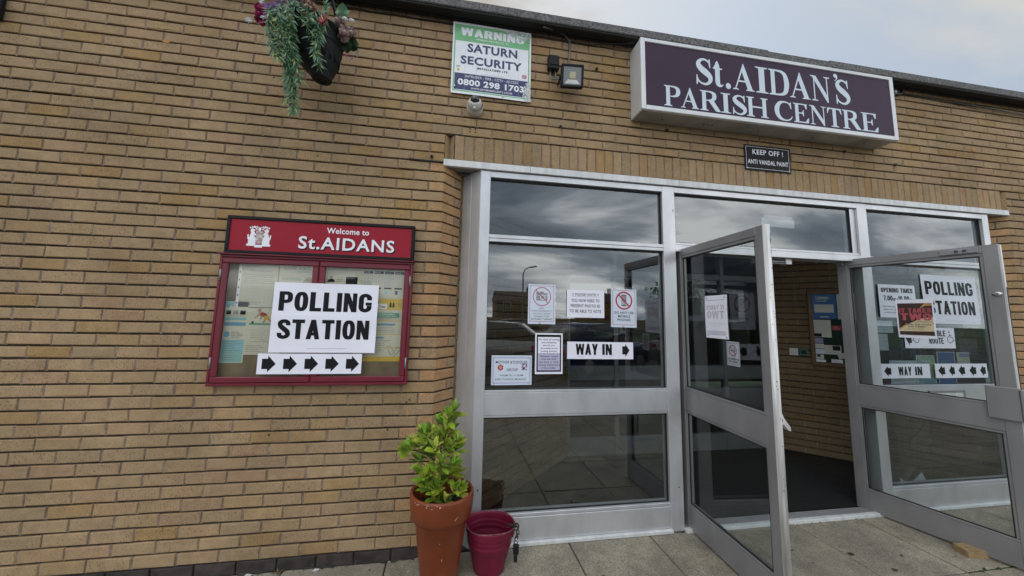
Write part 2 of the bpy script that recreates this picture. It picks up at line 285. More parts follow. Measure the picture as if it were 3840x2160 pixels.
    def lathe(s, o, prof, n=32, m=0, axis='z', smooth=True, a0=0, a1=2*math.pi, sq=None):
        o = Vector(o); P = []; full = abs(a1-a0-2*math.pi) < 1e-6; k_ = n if full else n+1
        for (r, z) in prof:
            for k in range(k_):
                a = a0 + (a1-a0)*k/n; rr = r*(sq(a, z) if sq else 1)
                p = (rr*math.cos(a), rr*math.sin(a), z)
                if axis == 'y': p = (p[0], -p[2], p[1])
                P.append(o + Vector(p))
        fs = []
        for i in range(len(prof)-1):
            for k in range(n):
                k2 = (k+1) % k_; fs.append((i*k_+k, i*k_+k2, (i+1)*k_+k2, (i+1)*k_+k))
        s.add(P, fs, m, smooth)
    def ring(s, fr, cx, cy, r, wd, c=0., m=0, n=40, a0=0, a1=2*math.pi):
        P = []
        for k in range(n+1):
            a = a0+(a1-a0)*k/n
            for q in (r-wd/2, r+wd/2): P.append(fr(cx+q*math.cos(a), cy+q*math.sin(a), c))
        s.add(P, [(2*k, 2*k+1, 2*k+3, 2*k+2) for k in range(n)], m)
    def disc(s, fr, cx, cy, r, c=0., m=0, n=20, sx=1.): s.poly(fr, [(cx+sx*r*math.cos(2*math.pi*k/n), cy+r*math.sin(2*math.pi*k/n)) for k in range(n)], c, m)
    def build(s, name, mats, parent=None, loc=None):
        me = bpy.data.meshes.new(name); o = bpy.data.objects.new(name, me); C.objects.link(o)
        base = Vector(loc) if loc is not None else (ORG.get(parent.name, Vector()) if parent else Vector())
        me.from_pydata([Vector(p)-base for p in s.v], [], s.f)
        for mm in mats: me.materials.append(M[mm])
        me.polygons.foreach_set('material_index', s.m); me.polygons.foreach_set('use_smooth', s.sm); me.update()
        if parent: o.parent = parent; ORG[o.name] = base
        else: o.location = base; ORG[o.name] = base
        return o
def tag(o, label=None, cat=None, group=None, kind=None):
    if label: o['label'] = label
    if cat: o['category'] = cat
    if group: o['group'] = group
    if kind: o['kind'] = kind
    return o
def empty(name, loc, label, cat, group=None):
    o = bpy.data.objects.new(name, None); C.objects.link(o); o.location = loc; o.empty_display_size = .1; ORG[o.name] = Vector(loc); return tag(o, label, cat, group)

_tc = {}
def glyphs(txt, off=0., res=3, sp=1.):
    k = (txt, off, res, sp)
    if k not in _tc:
        cu = bpy.data.curves.new('t', 'FONT'); cu.body = txt; cu.offset = off; cu.space_character = sp; cu.resolution_u = res; cu.fill_mode = 'FRONT' if hasattr(cu, 'fill_mode') else cu.fill_mode
        ob = bpy.data.objects.new('t', cu); C.objects.link(ob); dg = bpy.context.evaluated_depsgraph_get(); dg.update()
        me = bpy.data.meshes.new_from_object(ob.evaluated_get(dg)); vs = [(v.co.x, v.co.y) for v in me.vertices]; fs = [tuple(p.vertices) for p in me.polygons]
        bpy.data.objects.remove(ob); bpy.data.curves.remove(cu); bpy.data.meshes.remove(me); _tc[k] = (vs, fs)
    return _tc[k]
def text(mb, fr, txt, a0, a1, b0, b1, c=.0006, m=0, off=0., mirror=False, shear=0., sp=1.05):
    """sets the words inside the box a0..a1 x b0..b1"""
    vs, fs = glyphs(txt, off, sp=sp)
    xs = [p[0] for p in vs]; ys = [p[1] for p in vs]; x0, x1, y0, y1 = min(xs), max(xs), min(ys), max(ys)
    P = []
    for x, y in vs:
        tx = (x-x0)/(x1-x0); ty = (y-y0)/(y1-y0)
        if mirror: tx = 1-tx
        P.append(fr(a0+(a1-a0)*tx + shear*ty*(b1-b0), b0+(b1-b0)*ty, c))
    mb.add(P, [f[::-1] for f in fs] if mirror else fs, m)
def lines(mb, fr, a0, a1, b0, b1, n, c=.0006, m=0, h=.45, jag=.3, centre=False):
    st = (b1-b0)/n
    for i in range(n):
        y = b1-(i+.5)*st; wd = (a1-a0)*(1-random.random()*jag); x0 = a0+((a1-a0)-wd)/2 if centre else a0; x = x0
        while x < x0+wd-.002:
            l = min((a1-a0)*random.uniform(.05, .16), x0+wd-x); mb.quad(fr, x, x+l*.86, y-st*h/2, y+st*h/2, c, m); x += l
def _al(x0, y0, x1, y1, t):      # slanted leg cut level at top and bottom
    return ('p', [(x0, y0), (x0+t, y0), (x1+t, y1), (x1, y1)] if y1 > y0 else [(x1, y1), (x1+t, y1), (x0+t, y0), (x0, y0)])
def _b(x0, x1, y0, y1): return ('p', [(x0, y0), (x1, y0), (x1, y1), (x0, y1)])
_O = [(.31+.19*math.copysign(abs(math.cos(a))**.72, math.cos(a)), .5+.405*math.copysign(abs(math.sin(a))**.86, math.sin(a)), .185+.055*abs(math.cos(a))) for a in [math.pi/2+math.pi*k/10 for k in range(21)]]
_C = [(.50, .65, .235), (.485, .81, .23), (.31, .905, .185), (.135, .80, .23), (.12, .5, .24), (.135, .20, .23), (.31, .095, .185), (.485, .19, .23), (.50, .36, .235)]
BLOCK = {
 'I': (.24, [_b(0, .24, 0, 1)]), 'L': (.53, [_b(0, .24, 0, 1), _b(.0, .53, 0, .185)]), 'T': (.60, [_b(0, .60, .815, 1), _b(.18, .42, 0, 1)]), 'E': (.54, [_b(0, .24, 0, 1), _b(0, .53, .82, 1), _b(0, .54, 0, .18), _b(0, .49, .42, .59)]), 'F': (.51, [_b(0, .24, 0, 1), _b(0, .51, .82, 1), _b(0, .47, .41, .58)]),
 'H': (.62, [_b(0, .24, 0, 1), _b(.38, .62, 0, 1), _b(.1, .5, .42, .59)]), 'N': (.62, [_b(0, .21, 0, 1), _b(.41, .62, 0, 1), ('p', [(.0, 1), (.38, 0), (.62, 0), (.24, 1)])]), 'M': (.76, [_b(0, .19, 0, 1), _b(.57, .76, 0, 1), ('p', [(0, 1), (.29, 0), (.47, 0), (.22, 1)]), ('p', [(.54, 1), (.29, 0), (.47, 0), (.76, 1)])]),
 'P': (.61, [_b(0, .24, 0, 1), ('s', [(.1, .91, .18), (.35, .91, .18), (.475, .84, .22), (.495, .70, .235), (.475, .56, .22), (.35, .49, .18), (.1, .49, .18)])]),
 'R': (.63, [_b(0, .24, 0, 1), ('s', [(.1, .91, .18), (.35, .91, .18), (.475, .85, .22), (.495, .72, .235), (.475, .60, .22), (.35, .53, .18), (.1, .53, .18)]), ('p', [(.25, .5), (.39, 0), (.64, 0), (.50, .52)])]),
 'B': (.62, [_b(0, .24, 0, 1), ('s', [(.1, .91, .18), (.34, .91, .18), (.46, .85, .21), (.475, .73, .22), (.46, .62, .21), (.34, .54, .17), (.1, .54, .17)]), ('s', [(.1, .50, .17), (.36, .50, .17), (.48, .42, .22), (.50, .29, .235), (.48, .17, .22), (.35, .09, .18), (.1, .09, .18)])]),
 'D': (.62, [_b(0, .24, 0, 1), ('s', [(.1, .91, .18), (.33, .91, .18), (.48, .80, .23), (.50, .5, .24), (.48, .2, .23), (.33, .09, .18), (.1, .09, .18)])]),
 'O': (.62, [('s', _O)]), '0': (.60, [('s', _O)]), 'C': (.62, [('s', _C)]), 'G': (.62, [('s', _C), _b(.33, .62, .37, .53)]), 'Q': (.62, [('s', _O), ('p', [(.34, .2), (.5, .28), (.66, -.04), (.5, -.08)])]),
 'U': (.62, [('s', [(.12, 1, .24), (.12, .6, .24), (.13, .22, .235), (.31, .095, .185), (.49, .22, .235), (.50, .6, .24), (.50, 1, .24)])]), 'J': (.5, [('s', [(.38, 1, .24), (.38, .5, .24), (.37, .2, .235), (.23, .095, .185), (.11, .17, .2), (.1, .32, .22)])]),
 'S': (.60, [('s', [(.49, .69, .22), (.47, .84, .21), (.30, .91, .18), (.13, .83, .22), (.13, .67, .23), (.29, .52, .24), (.47, .36, .24), (.48, .18, .22), (.30, .09, .18), (.12, .16, .21), (.105, .31, .22)])]),
 'A': (.66, [_al(0, 0, .22, 1, .23), _al(.43, 0, .21, 1, .23), _b(.17, .49, .19, .34)]), 'V': (.64, [_al(0, 1, .20, 0, .24), _al(.40, 1, .20, 0, .24)]), 'W': (.92, [_al(0, 1, .13, 0, .22), _al(.35, 1, .13, 0, .2), _al(.35, 1, .57, 0, .2), _al(.70, 1, .57, 0, .22)]), 'Y': (.64, [_al(0, 1, .2, .36, .24), _al(.40, 1, .2, .36, .24), _b(.2, .44, 0, .42)]), 'K': (.64, [_b(0, .24, 0, 1), _al(.12, .36, .37, 1, .26), _al(.22, .60, .39, 0, .25)]),
 '1': (.36, [_b(.14, .36, 0, 1), ('p', [(0, .66), (.2, .66), (.2, .82), (.0, .80)]), ('p', [(.02, .80), (.2, .80), (.2, 1)])]), '2': (.6, [('s', [(.11, .68, .22), (.13, .84, .21), (.30, .91, .18), (.47, .82, .22), (.47, .62, .23), (.33, .40, .23), (.16, .12, .22)]), _b(.03, .58, 0, .18)]), '3': (.6, [('s', [(.11, .72, .22), (.14, .85, .2), (.30, .91, .18), (.46, .84, .21), (.46, .66, .22), (.30, .53, .18)]), ('s', [(.30, .52, .18), (.47, .42, .22), (.48, .22, .23), (.30, .09, .18), (.13, .16, .21), (.1, .29, .22)])]),
 '7': (.56, [_b(0, .56, .82, 1), _al(.12, 0, .32, .9, .24)]), '8': (.6, [('s', [(.30, .52, .18), (.14, .62, .21), (.13, .80, .22), (.30, .91, .18), (.47, .80, .22), (.46, .62, .21), (.30, .52, .18)]), ('s', [(.30, .51, .18), (.12, .40, .22), (.12, .21, .23), (.30, .09, .18), (.48, .21, .23), (.48, .40, .22), (.30, .51, .18)])]), '9': (.6, [('s', [(.48, .62, .235), (.30, .44, .18), (.13, .55, .22), (.12, .75, .23), (.30, .91, .18), (.48, .78, .23), (.48, .45, .235), (.44, .18, .22), (.28, .09, .18), (.12, .2, .2)])]),
 '.': (.22, [_b(0, .22, 0, .21)]), '-': (.3, [_b(0, .3, .33, .5)]), '!': (.22, [('p', [(.0, 1), (.04, .3), (.18, .3), (.22, 1)]), _b(.01, .21, 0, .2)]), 't': (.42, [('s', [(.22, .95, .22), (.22, .6, .22), (.225, .2, .22), (.29, .09, .17), (.41, .08, .16)]), _b(.02, .41, .56, .71)]), ' ': (.26, []),
}
def ribbon(mb, fr, pts, c, m):
    P = []; n = len(pts)
    for i in range(n-1):
        p0, p1, p2, p3 = pts[max(i-1, 0)], pts[i], pts[i+1], pts[min(i+2, n-1)]
        for k in range(4): t = k/4; P.append(tuple(.5*((2*p1[j])+(-p0[j]+p2[j])*t+(2*p0[j]-5*p1[j]+4*p2[j]-p3[j])*t*t+(-p0[j]+3*p1[j]-3*p2[j]+p3[j])*t**3) for j in range(3)))
    P.append(pts[-1]); Q = []; closed = math.hypot(pts[0][0]-pts[-1][0], pts[0][1]-pts[-1][1]) < 1e-6
    for i, p in enumerate(P):
        a, b = (P[-2], P[1]) if closed and i in (0, len(P)-1) else (P[max(i-1, 0)], P[min(i+1, len(P)-1)])
        d = Vector((b[0]-a[0], b[1]-a[1])).normalized()
        for s_ in (1, -1): Q.append(fr(p[0]-d.y*s_*p[2]/2, p[1]+d.x*s_*p[2]/2, c))
    mb.add(Q, [(2*i, 2*i+1, 2*i+3, 2*i+2) for i in range(len(P)-1)], m)
def btext(mb, fr, txt, a0, a1, b0, b1, c=.0018, m=0, off=None, gap=.085, mirror=False):
    """heavy condensed capitals drawn as strokes, fitted to a box"""
    tot = sum(BLOCK[ch][0] for ch in txt)+gap*(len(txt)-1); x = 0; k = (a1-a0)/tot
    for ch in txt:
        wd, prims = BLOCK[ch]; x_ = x
        G = lambda a, b, c_=0.: fr((a1-(x_+a)*k) if mirror else a0+(x_+a)*k, b0+b*(b1-b0), c_)
        for i, (kd, pp) in enumerate(prims):
            cc = c+.00013*i
            if kd == 'p': mb.add([G(a, b, cc) for a, b in (pp[::-1] if mirror else pp)], [tuple(range(len(pp)))], m)
            else: ribbon(mb, G, pp, cc, m)
        x += wd+gap
ARROW = [(0, .19), (0, .81), (.42, .81), (.42, 1), (1, .5), (.42, 0), (.42, .19)]
def arrow(mb, fr, a0, a1, b0, b1, c=.0006, m=0, left=False): mb.poly(fr, [(a0+(a1-a0)*((1-x) if left else x), b0+(b1-b0)*y) for x, y in (ARROW if not left else ARROW[::-1])], c, m)
exec_parts = []
del exec_parts
# ------------------------------------------------------------------ ground
def gz(x): return .02*min(1, max(0, (x+.37)/.61))
mb = MB(); mb.quad(ID, -300, 300, -300, 300, -.15); tag(mb.build('ground', ['grass']), kind='structure')
mb = MB(); mb.quad(ID, -40, 40, -19, -3.9, -.12); tag(mb.build('car_park', ['asph']), kind='structure')
mb = MB(); mb.box(ID, -40, 40, -19.15, -19, -.14, -.02, 0, .01); mb.box(ID, -40, 40, -3.9, -3.76, -.14, .0, 0, .01); tag(mb.build('kerb', ['kerb']), kind='structure')
mb = MB()
mb.quad(ID, -12, 14, -3.76, -.62, -.012, 1); mb.quad(ID, -12, .3, -.62, .0, -.012, 1)
mb.add([(-.3, -.62, -.012), (.24, -.62, .006), (.24, .2, .006), (-.3, .2, -.012)], [(0, 1, 2, 3)], 1); mb.quad(ID, .24, 14, -.66, .2, .008, 1)
xs = [-.369+.6093*i for i in range(-18, 23)]; ys = [.12, -.64, -1.25, -1.86, -2.47, -3.08, -3.75]
for i in range(len(xs)-1):
    for j in range(len(ys)-1):
        g = .0045; x0, x1, y0, y1 = xs[i]+g, xs[i+1]-g, ys[j+1]+g, ys[j]-g
        if j == 0 and x1 < 0: y1 = -.004
        if j == 0 and 0 <= x1 < .3: y1 = -.0
        if j == 0 and (x0 > 5.3): y1 = -.004
        rz = [random.uniform(-.002, .002) for _ in range(4)]; b = .004
        P = []; cs = [(x0, y0), (x1, y0), (x1, y1), (x0, y1)]
        for (x, y), q in zip(cs, rz): P.append((x, y, gz(x)+q-b))
        cx, cy = (x0+x1)/2, (y0+y1)/2
        for (x, y), q in zip(cs, rz): P.append((x+b*(1 if x < cx else -1), y+b*(1 if y < cy else -1), gz(x)+q))
        for (x, y), q in zip(cs, rz): P.append((x, y, gz(x)-.03))
        mb.add(P, [(4, 5, 6, 7)]+[(k, (k+1) % 4, 4+(k+1) % 4, 4+k) for k in range(4)]+[(8+k, 8+(k+1) % 4, (k+1) % 4, k) for k in range(4)], 0)
# mossy filling in one cross joint, gritty edging under the frame
mb.quad(ID, 3.3, 4.6, -.646, -.634, .0165, 2); mb.quad(ID, 1.46, 4.0, -.6435, -.6365, .0125, 1)
for k in range(60):
    x = random.uniform(.3, 5.1); mb.lathe((x, -.002+random.uniform(-.012, .004), gz(x)-.003), [(random.uniform(.004, .011), 0), (.004, random.uniform(.002, .005)), (0, .005)], 6, 1)
for k in range(26):
    x = random.uniform(2.6, 3.6) if k < 16 else random.uniform(3.35, 4.4); y = -.002 if k < 16 else -.64
    mb.lathe((x, y+random.uniform(-.01, .006), gz(x)-.002), [(random.uniform(.008, .02), 0), (.006, random.uniform(.006, .011)), (0, .01)], 6, 2)
tag(mb.build('pavement', ['slab', 'dirt', 'moss']), kind='structure')
mb = MB()
for (x, y, r) in [(1.05, -.42, .016), (1.09, -.40, .022), (1.35, -.46, .014), (2.72, -.39, .02), (2.83, -.56, .016), (2.35, -.3, .009), (.72, -.33, .01), (2.95, -.72, .022), (1.18, -.52, .011), (.95, -.35, .008), (3.05, -.45, .009), (-.75, -.2, .01)]:
    n = 11; P = [(x+1.25*r*math.cos(6.283*k/n)*random.uniform(.6, 1.2), y+r*math.sin(6.283*k/n)*random.uniform(.6, 1.2)) for k in range(n)]
    mb.poly(ID, P, gz(x)+.0042, 0)
rs = random.Random(3)
for x0 in [-3.2+.06*k for k in range(55)]:
    if x0 > -.12: break
    h0, h1 = rs.uniform(.003, .028), rs.uniform(.003, .028); mb.poly(ID, [(x0, -.002), (x0, -.002-h0), (x0+.03, -.002-h1*.6), (x0+.06, -.002-h1), (x0+.06, -.002)][::-1], .0062, 0)
for x0 in [.24+.07*k for k in range(70)]:
    h0, h1 = rs.uniform(.004, .03), rs.uniform(.004, .03); mb.poly(ID, [(x0, .014), (x0, .01-h0), (x0+.035, .01-h1*.5), (x0+.07, .01-h1), (x0+.07, .014)][::-1], .0242, 0)
for k in range(34):
    x, y, r = rs.uniform(-2, 4.6), -rs.random()**1.5*1.1-.05, rs.uniform(.003, .008); n = 7
    mb.poly(ID, [(x+r*math.cos(6.283*i/n)*rs.uniform(.6, 1.3), y+r*math.sin(6.283*i/n)*rs.uniform(.6, 1.3)) for i in range(n)], gz(x)+.0044, 0 if rs.random() < .7 else 1)
o = mb.build('pavement_stains', ['dirt', 'lgrey']); tag(o, kind='structure')

# ------------------------------------------------------------------ the building
B = empty('parish_hall', (2.6, .2, 0), 'low buff brick parish hall with a recessed aluminium and glass entrance', 'building')
Z0, CH, BL = .07, .075, .225
def brick(mb, fr, a0, a1, b0, b1, m, dep=.06, ch=.0035):
    """one brick: chamfered face and returns, edges a little uneven"""
    j = lambda s=.0019: random.uniform(-s, s)
    c = j(.0015); P = []; q = [(a0+j(), b0+j()), (a1+j(), b0+j()), (a1+j(), b1+j()), (a0+j(), b1+j())]
    for k, (a, b) in enumerate(q):
        e = ch*random.uniform(.6, 1.5) if random.random() > .05 else ch*random.uniform(2, 4.5)
        P.append(fr(a+(e if k in (0, 3) else -e), b+(e if k < 2 else -e), c+j(.0008)))
    for a, b in q: P.append(fr(a, b, c-ch))
    for a, b in q: P.append(fr(a, b, -dep))
    mb.add(P, [(0, 1, 2, 3)]+[(4+k, 4+(k+1) % 4, (k+1) % 4, k) for k in range(4)]+[(8+k, 8+(k+1) % 4, 4+(k+1) % 4, 4+k) for k in range(4)], m)
J = .0095
def coursed(mb, fr, a0, a1, k0, k1, shift=0., bm=0, mm=1, pm=2, zb=Z0, head=()):
    for k in range(k0, k1):
        bl = BL/2 if k in head else BL
        off = (0 if k % 2 == 0 else BL/2)+shift+random.uniform(-.006, .006); z = zb+CH*k; n = math.floor((a0-off)/bl)
        while off+n*bl < a1:
            x0, x1 = off+n*bl+random.uniform(-.003, .003), off+(n+1)*bl; n += 1
            p0, p1 = max(x0+J/2, a0), min(x1-J/2, a1)
            if p1-p0 < .012: continue
            brick(mb, fr, p0, p1, z+J/2+.001, z+CH-J/2-.0005, bm)
            if x1 < a1-.01: mb.quad(fr, x1-J/2-.001, x1+J/2+.004, z+J/2-.002, z+CH-J/2+.002, -.0045+random.uniform(-.002, .001), pm)
    mb.quad(fr, a0, a1, zb+CH*k0-.004, zb+CH*k1+.004, -.0135, mm)
XL, XR = -.12, 5.39
mb = MB()
coursed(mb, WL, -4.6, XL, 0, 38); coursed(mb, WL, -4.6, 2.9, 38, 51, head=(50,)); coursed(mb, WL, 2.9, 9., 38, 51, shift=.1, head=(50,)); coursed(mb, WL, XR, 9., 0, 38, shift=.065)
# splayed reveals: special bricks that wrap the corner
def squints(mb, fr, sp):
    for k in range(0, 35):
        z0, z1 = Z0+CH*k+J/2+.001, Z0+CH*(k+1)-J/2-.0005
        L_ = .223
        for (s0, s1) in (((0, .128), (.137, L_)) if k % 2 else ((0, L_),)):
            brick(mb, sp, s0+(0 if s0 else .0005), s1-.001, z0, z1, 0 if not (k % 2 and s0) else 1, dep=.05)
            if s0: mb.quad(sp, s0-.011, s0+.003, z0-.002, z1+.002, -.005, 3)
    mb.quad(sp, 0, .223, Z0-.01, Z0+CH*35, -.0135, 2)
sqL = F((XL, 0, 0), (.646, .763, 0), (0, 0, 1), (.763, -.646, 0)); sqR = F((XR, 0, 0), (-.646, .763, 0), (0, 0, 1), (-.763, -.646, 0))
mb.build('street_wall', ['brick', 'mortar', 'perp'], B)
mb = MB(); squints(mb, WL, F(sqR(.223, 0), (.646, -.763, 0), (0, 0, 1), (-.763, -.646, 0))); mb.build('splayed_reveal', ['squint', 'brick', 'mortar', 'perp'], B)
mb = MB(); squints(mb, WL, sqL)
for k in range(0, 35):   # the orange front faces next to the corners stand 1 mm proud of the field bricks
    z0, z1 = Z0+CH*k+J/2+.001, Z0+CH*(k+1)-J/2-.0005
    a = -.2205 if k % 2 == 0 else -.333
    if k % 2 == 0 or k in (3, 9, 14, 21, 27): brick(mb, F((0, -.0025, 0)), a, XL, z0, z1, 0, dep=.03)
mb.build('splayed_reveal', ['squint', 'brick', 'mortar', 'perp'], B)
# soldier course with a V notch at each end
mb = MB(); x = -.052; n = 72; wd = (5.322-x)/n
for i in range(n):
    brick(mb, WL, x+i*wd+J/2, x+(i+1)*wd-J/2, Z0+CH*35+.03, Z0+CH*38-J/2, 0)
    if i: mb.quad(WL, x+i*wd-J/2-.001, x+i*wd+J/2+.001, Z0+CH*35, Z0+CH*38-.004, -.004+random.uniform(-.002, .001), 2)
mb.quad(WL, -.06, 5.33, Z0+CH*35, Z0+CH*38, -.0135, 1)
for xe, s in ((XL, 1), (XR, -1)):
    mb.add([WL(xe, 2.70, 0), WL(xe+s*.034, 2.70, -.045), WL(xe+s*.034, 2.915, -.045), WL(xe, 2.915, 0)], [(0, 1, 2, 3) if s > 0 else (3, 2, 1, 0)], 0)
    mb.add([WL(xe+s*.034, 2.70, -.045), WL(xe+s*.066, 2.70, -.002), WL(xe+s*.066, 2.915, -.002), WL(xe+s*.034, 2.915, -.045)], [(0, 1, 2, 3) if s > 0 else (3, 2, 1, 0)], 0)
mb.build('soldier_course', ['brick', 'mortar', 'perp'], B)
for a0, a1 in ((-4.6, XL+.03), (XR-.03, 9.)):
    mb = MB()
    n = math.floor(a0/BL)
    while n*BL+.105 < a1:
        p0, p1 = max(n*BL+.105+.004, a0), min((n+1)*BL+.105-.005, a1); n += 1
        if p1-p0 > .02: brick(mb, WL, p0, p1, -.03, Z0-.004, 0)
    mb.quad(WL, a0, a1, -.03, Z0+.004, -.012, 1)
    mb.build('plinth_course', ['plinth', 'mortar'], B)
# roof edge: felt-faced verge board with a tapering lap, dark soffit
mb = MB()
pieces = [(-6, .42, .004), (.4, 1.1, .0), (1.08, 1.72, .003), (1.7, 2.62, .0), (2.6, 3.28, -.008), (3.26, 4.4, .0), (4.38, 9.5, .003)]
for i, (a0, a1, dz) in enumerate(pieces):
    mb.box(WL, a0, a1, 3.866+dz, 3.937+dz, -.3, .118+(i % 2)*.003, 0, .006)
    mb.box(WL, a0+.01, a1-.01, 3.934+dz, 3.944+dz, -6, .108, 0, .003)
mb.box(WL, 2.72, 3.24, 3.842, 3.872, .06, .135, 0, .004)
o = mb.build('roof_edge', ['granite'], B)
mb = MB(); mb.box(WL, -6, 9.5, 3.858, 3.868, -.3, .10, 0); mb.box(WL, -6, 9.5, 3.846, 3.86, .012, .03, 0, .003); mb.box(WL, -6, 9.5, 3.85, 3.864, .088, .112, 0, .004); mb.build('soffit', ['felt'], B)
# side and back shells keep the inside dark
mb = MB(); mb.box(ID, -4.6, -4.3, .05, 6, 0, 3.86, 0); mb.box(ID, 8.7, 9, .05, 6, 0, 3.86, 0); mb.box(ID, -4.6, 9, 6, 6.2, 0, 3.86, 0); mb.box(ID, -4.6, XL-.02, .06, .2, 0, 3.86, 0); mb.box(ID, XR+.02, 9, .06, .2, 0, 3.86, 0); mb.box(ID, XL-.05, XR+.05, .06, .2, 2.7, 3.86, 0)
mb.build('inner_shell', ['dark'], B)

# ------------------------------------------------------------------ entrance frame
mb = MB()
P1, P2, P3, P4 = (.155, .23), (1.645, 1.752), (3.58, 3.683), (5.062, 5.137)
fy = -.011; bk = -.10
def mem(a0, a1, b0, b1, f=fy, k=bk, m=0, bv=.0022): mb.box(WL, a0, a1, b0, b1, k, f, m, bv)
for a, b in (P1, P2, P3, P4): mem(a, b, .02, 2.668)
for a0, a1 in ((P1[1], P2[0]), (P3[1], P4[0])):
    mem(a0, a1, 2.62, 2.666, fy-.0015); mem(a0, a1, 2.152, 2.18, fy-.001); mem(a0, a1, 2.125, 2.1505, fy-.002)
    mem(a0, a1, 1.0365, 1.05, fy-.004); mem(a0, a1, .8805, 1.035, fy-.001); mem(a0, a1, .864, .879, fy-.004)
    mem(a0, a1, .2, .222, fy-.004); mem(a0, a1, .047, .1985, fy-.0015); mem(a0-.005, a1+.005, .022, .045, fy+.022, bk, 1)
a0, a1 = P2[1], P3[0]
mem(a0, a1, 2.62, 2.666, fy-.0015); mem(a0, a1, 2.184, 2.204, fy-.008); mem(a0, a1, 2.127, 2.182, fy-.001); mem(a0, a1, 2.128, 2.17, -.06, -.16, 0)
mem(P3[0]-.055, P3[0]-.002, 2.206, 2.618, fy-.022); mem(a0, a0+.018, 2.206, 2.618, fy-.02)
# splayed cover panels back to the brick
for s, xe in ((1, 0), (-1, 5.27)):
    T = lambda x: x if s > 0 else 5.292-x
    pts = [(.024, .17), (.09, .0915), (.0915, .0925), (.155, .0125), (.155, .10), (.03, .20)]
    for (p, q_) in ((pts[0], pts[1]), (pts[2], pts[3])):
        A, Bq = Vector((T(p[0]), p[1], 0)), Vector((T(q_[0]), q_[1], 0)); u = (Bq-A).normalized(); n = Vector((u.y, -u.x, 0))*(1 if s > 0 else -1)
        if n.y > 0: n = -n
        f_ = F(A, u, (0, 0, 1), n); ln = (Bq-A).length
        mb.box(f_, 0, ln, .02, 2.668, -.012, 0, 0, .001)
    A = Vector((T(.024), .17, 0)); f_ = F(A, (1, 0, 0), (0, 0, 1), (0, -1, 0)); mb.box(f_, -.012, .012, .02, 2.668, -.02, .004, 2)
    # rusty screw hole
EF = mb.build('entrance_frame', ['alu', 'lintel', 'mortar'], B)
for (x, z) in ((1.722, 2.46), (3.66, 2.46), (.2, .4), (1.7, .34)):
    mb = MB(); mb.disc(WL, x, z, .0055, .0113, 0, 10)
    if z > 2: mb.poly(WL, [(x-.0025, z-.003), (x+.0025, z-.003), (x+.0005, z-.025)], .0115, 1)
    mb.build('screw_hole', ['ink', 'rust'], EF)
mb = MB()
for k in range(9): mb.box(WL, [XL-.006, .53, 1.2, 1.79, 2.4, 2.98, 3.6, 4.2, 4.8][k]+(0 if k == 0 else .0008), [.53, 1.2, 1.79, 2.4, 2.98, 3.6, 4.2, 4.8, XR+.002][k]-.0008, 2.672, 2.7225, -.02, .008, 0, .0015)
mb.box(WL, XL-.006, XR, 2.7225, 2.729, -.02, .004, 1, .001)
mb.add([(XL, -.004, 2.6725), (XR, -.004, 2.6725), (XR-.15, .19, 2.6725), (XL+.15, .19, 2.6725)], [(3, 2, 1, 0)], 2)
mb.build('lintel_trim', ['lintel', 'perp', 'alu_d'], B)
# panes with black gaskets
def pane(a0, a1, b0, b1, gname='glass', gy=-.05, par=None, g=.007):
    q = MB(); q.box(WL, a0-.004, a1+.004, b0-.004, b1+.004, gy-.006, gy, 0); p = q.build('pane', [gname], par or EF)
    q = MB(); t = gy+.016
    q.box(WL, a0, a1, b1-g*1.7, b1, gy, t, 0); q.box(WL, a0, a1, b0, b0+g*.6, gy, t-.004, 0); q.box(WL, a0, a0+g*.6, b0+g*.6, b1-g*1.7, gy, t-.004, 0); q.box(WL, a1-g, a1, b0+g*.6, b1-g*1.7, gy, t-.002, 0)
    q.build('gasket', ['gasket'], par or EF); return p
for a0, a1 in ((P1[1], P2[0]), (P3[1], P4[0])):
    pane(a0, a1, 2.18, 2.62); pane(a0, a1, 1.05, 2.125); pane(a0, a1, .222, .864)
pane(P2[1]+.018, P3[0]-.055, 2.206, 2.62)
mb = MB(); lp = F((4.37, .011, .95)); mb.box(lp, -.21, .21, -.055, .05, 0, .006, 0, .002); mb.box(lp, -.175, .175, -.035, .03, .0055, .009, 1, .002); mb.box(lp, -.21, -.203, -.055, .052, .004, .012, 2, .001); mb.build('letter_plate', ['alu_d', 'alu_w', 'gasket'], EF)
# threshold
mb = MB(); mb.box(WL, P2[1], P3[0], .012, .043, -.02, fy+.028, 0, .003)
for k in range(5): mb.box(WL, P2[1], P3[0], .02, .044-.0012*(k % 2), -.035-.016*k, -.023-.016*k, 1, .002)
mb.box(WL, P2[1], P3[0], -.02, .03, -.2, -.01, 2)
mb.build('threshold', ['lintel', 'alu_d', 'gasket'], B)
mb = MB(); mb.box(WL, P1[0]-.1, P4[1]+.1, -.05, .0205, -.15, fy-.004, 0); mb.build('frame_bedding', ['dirt'], B)

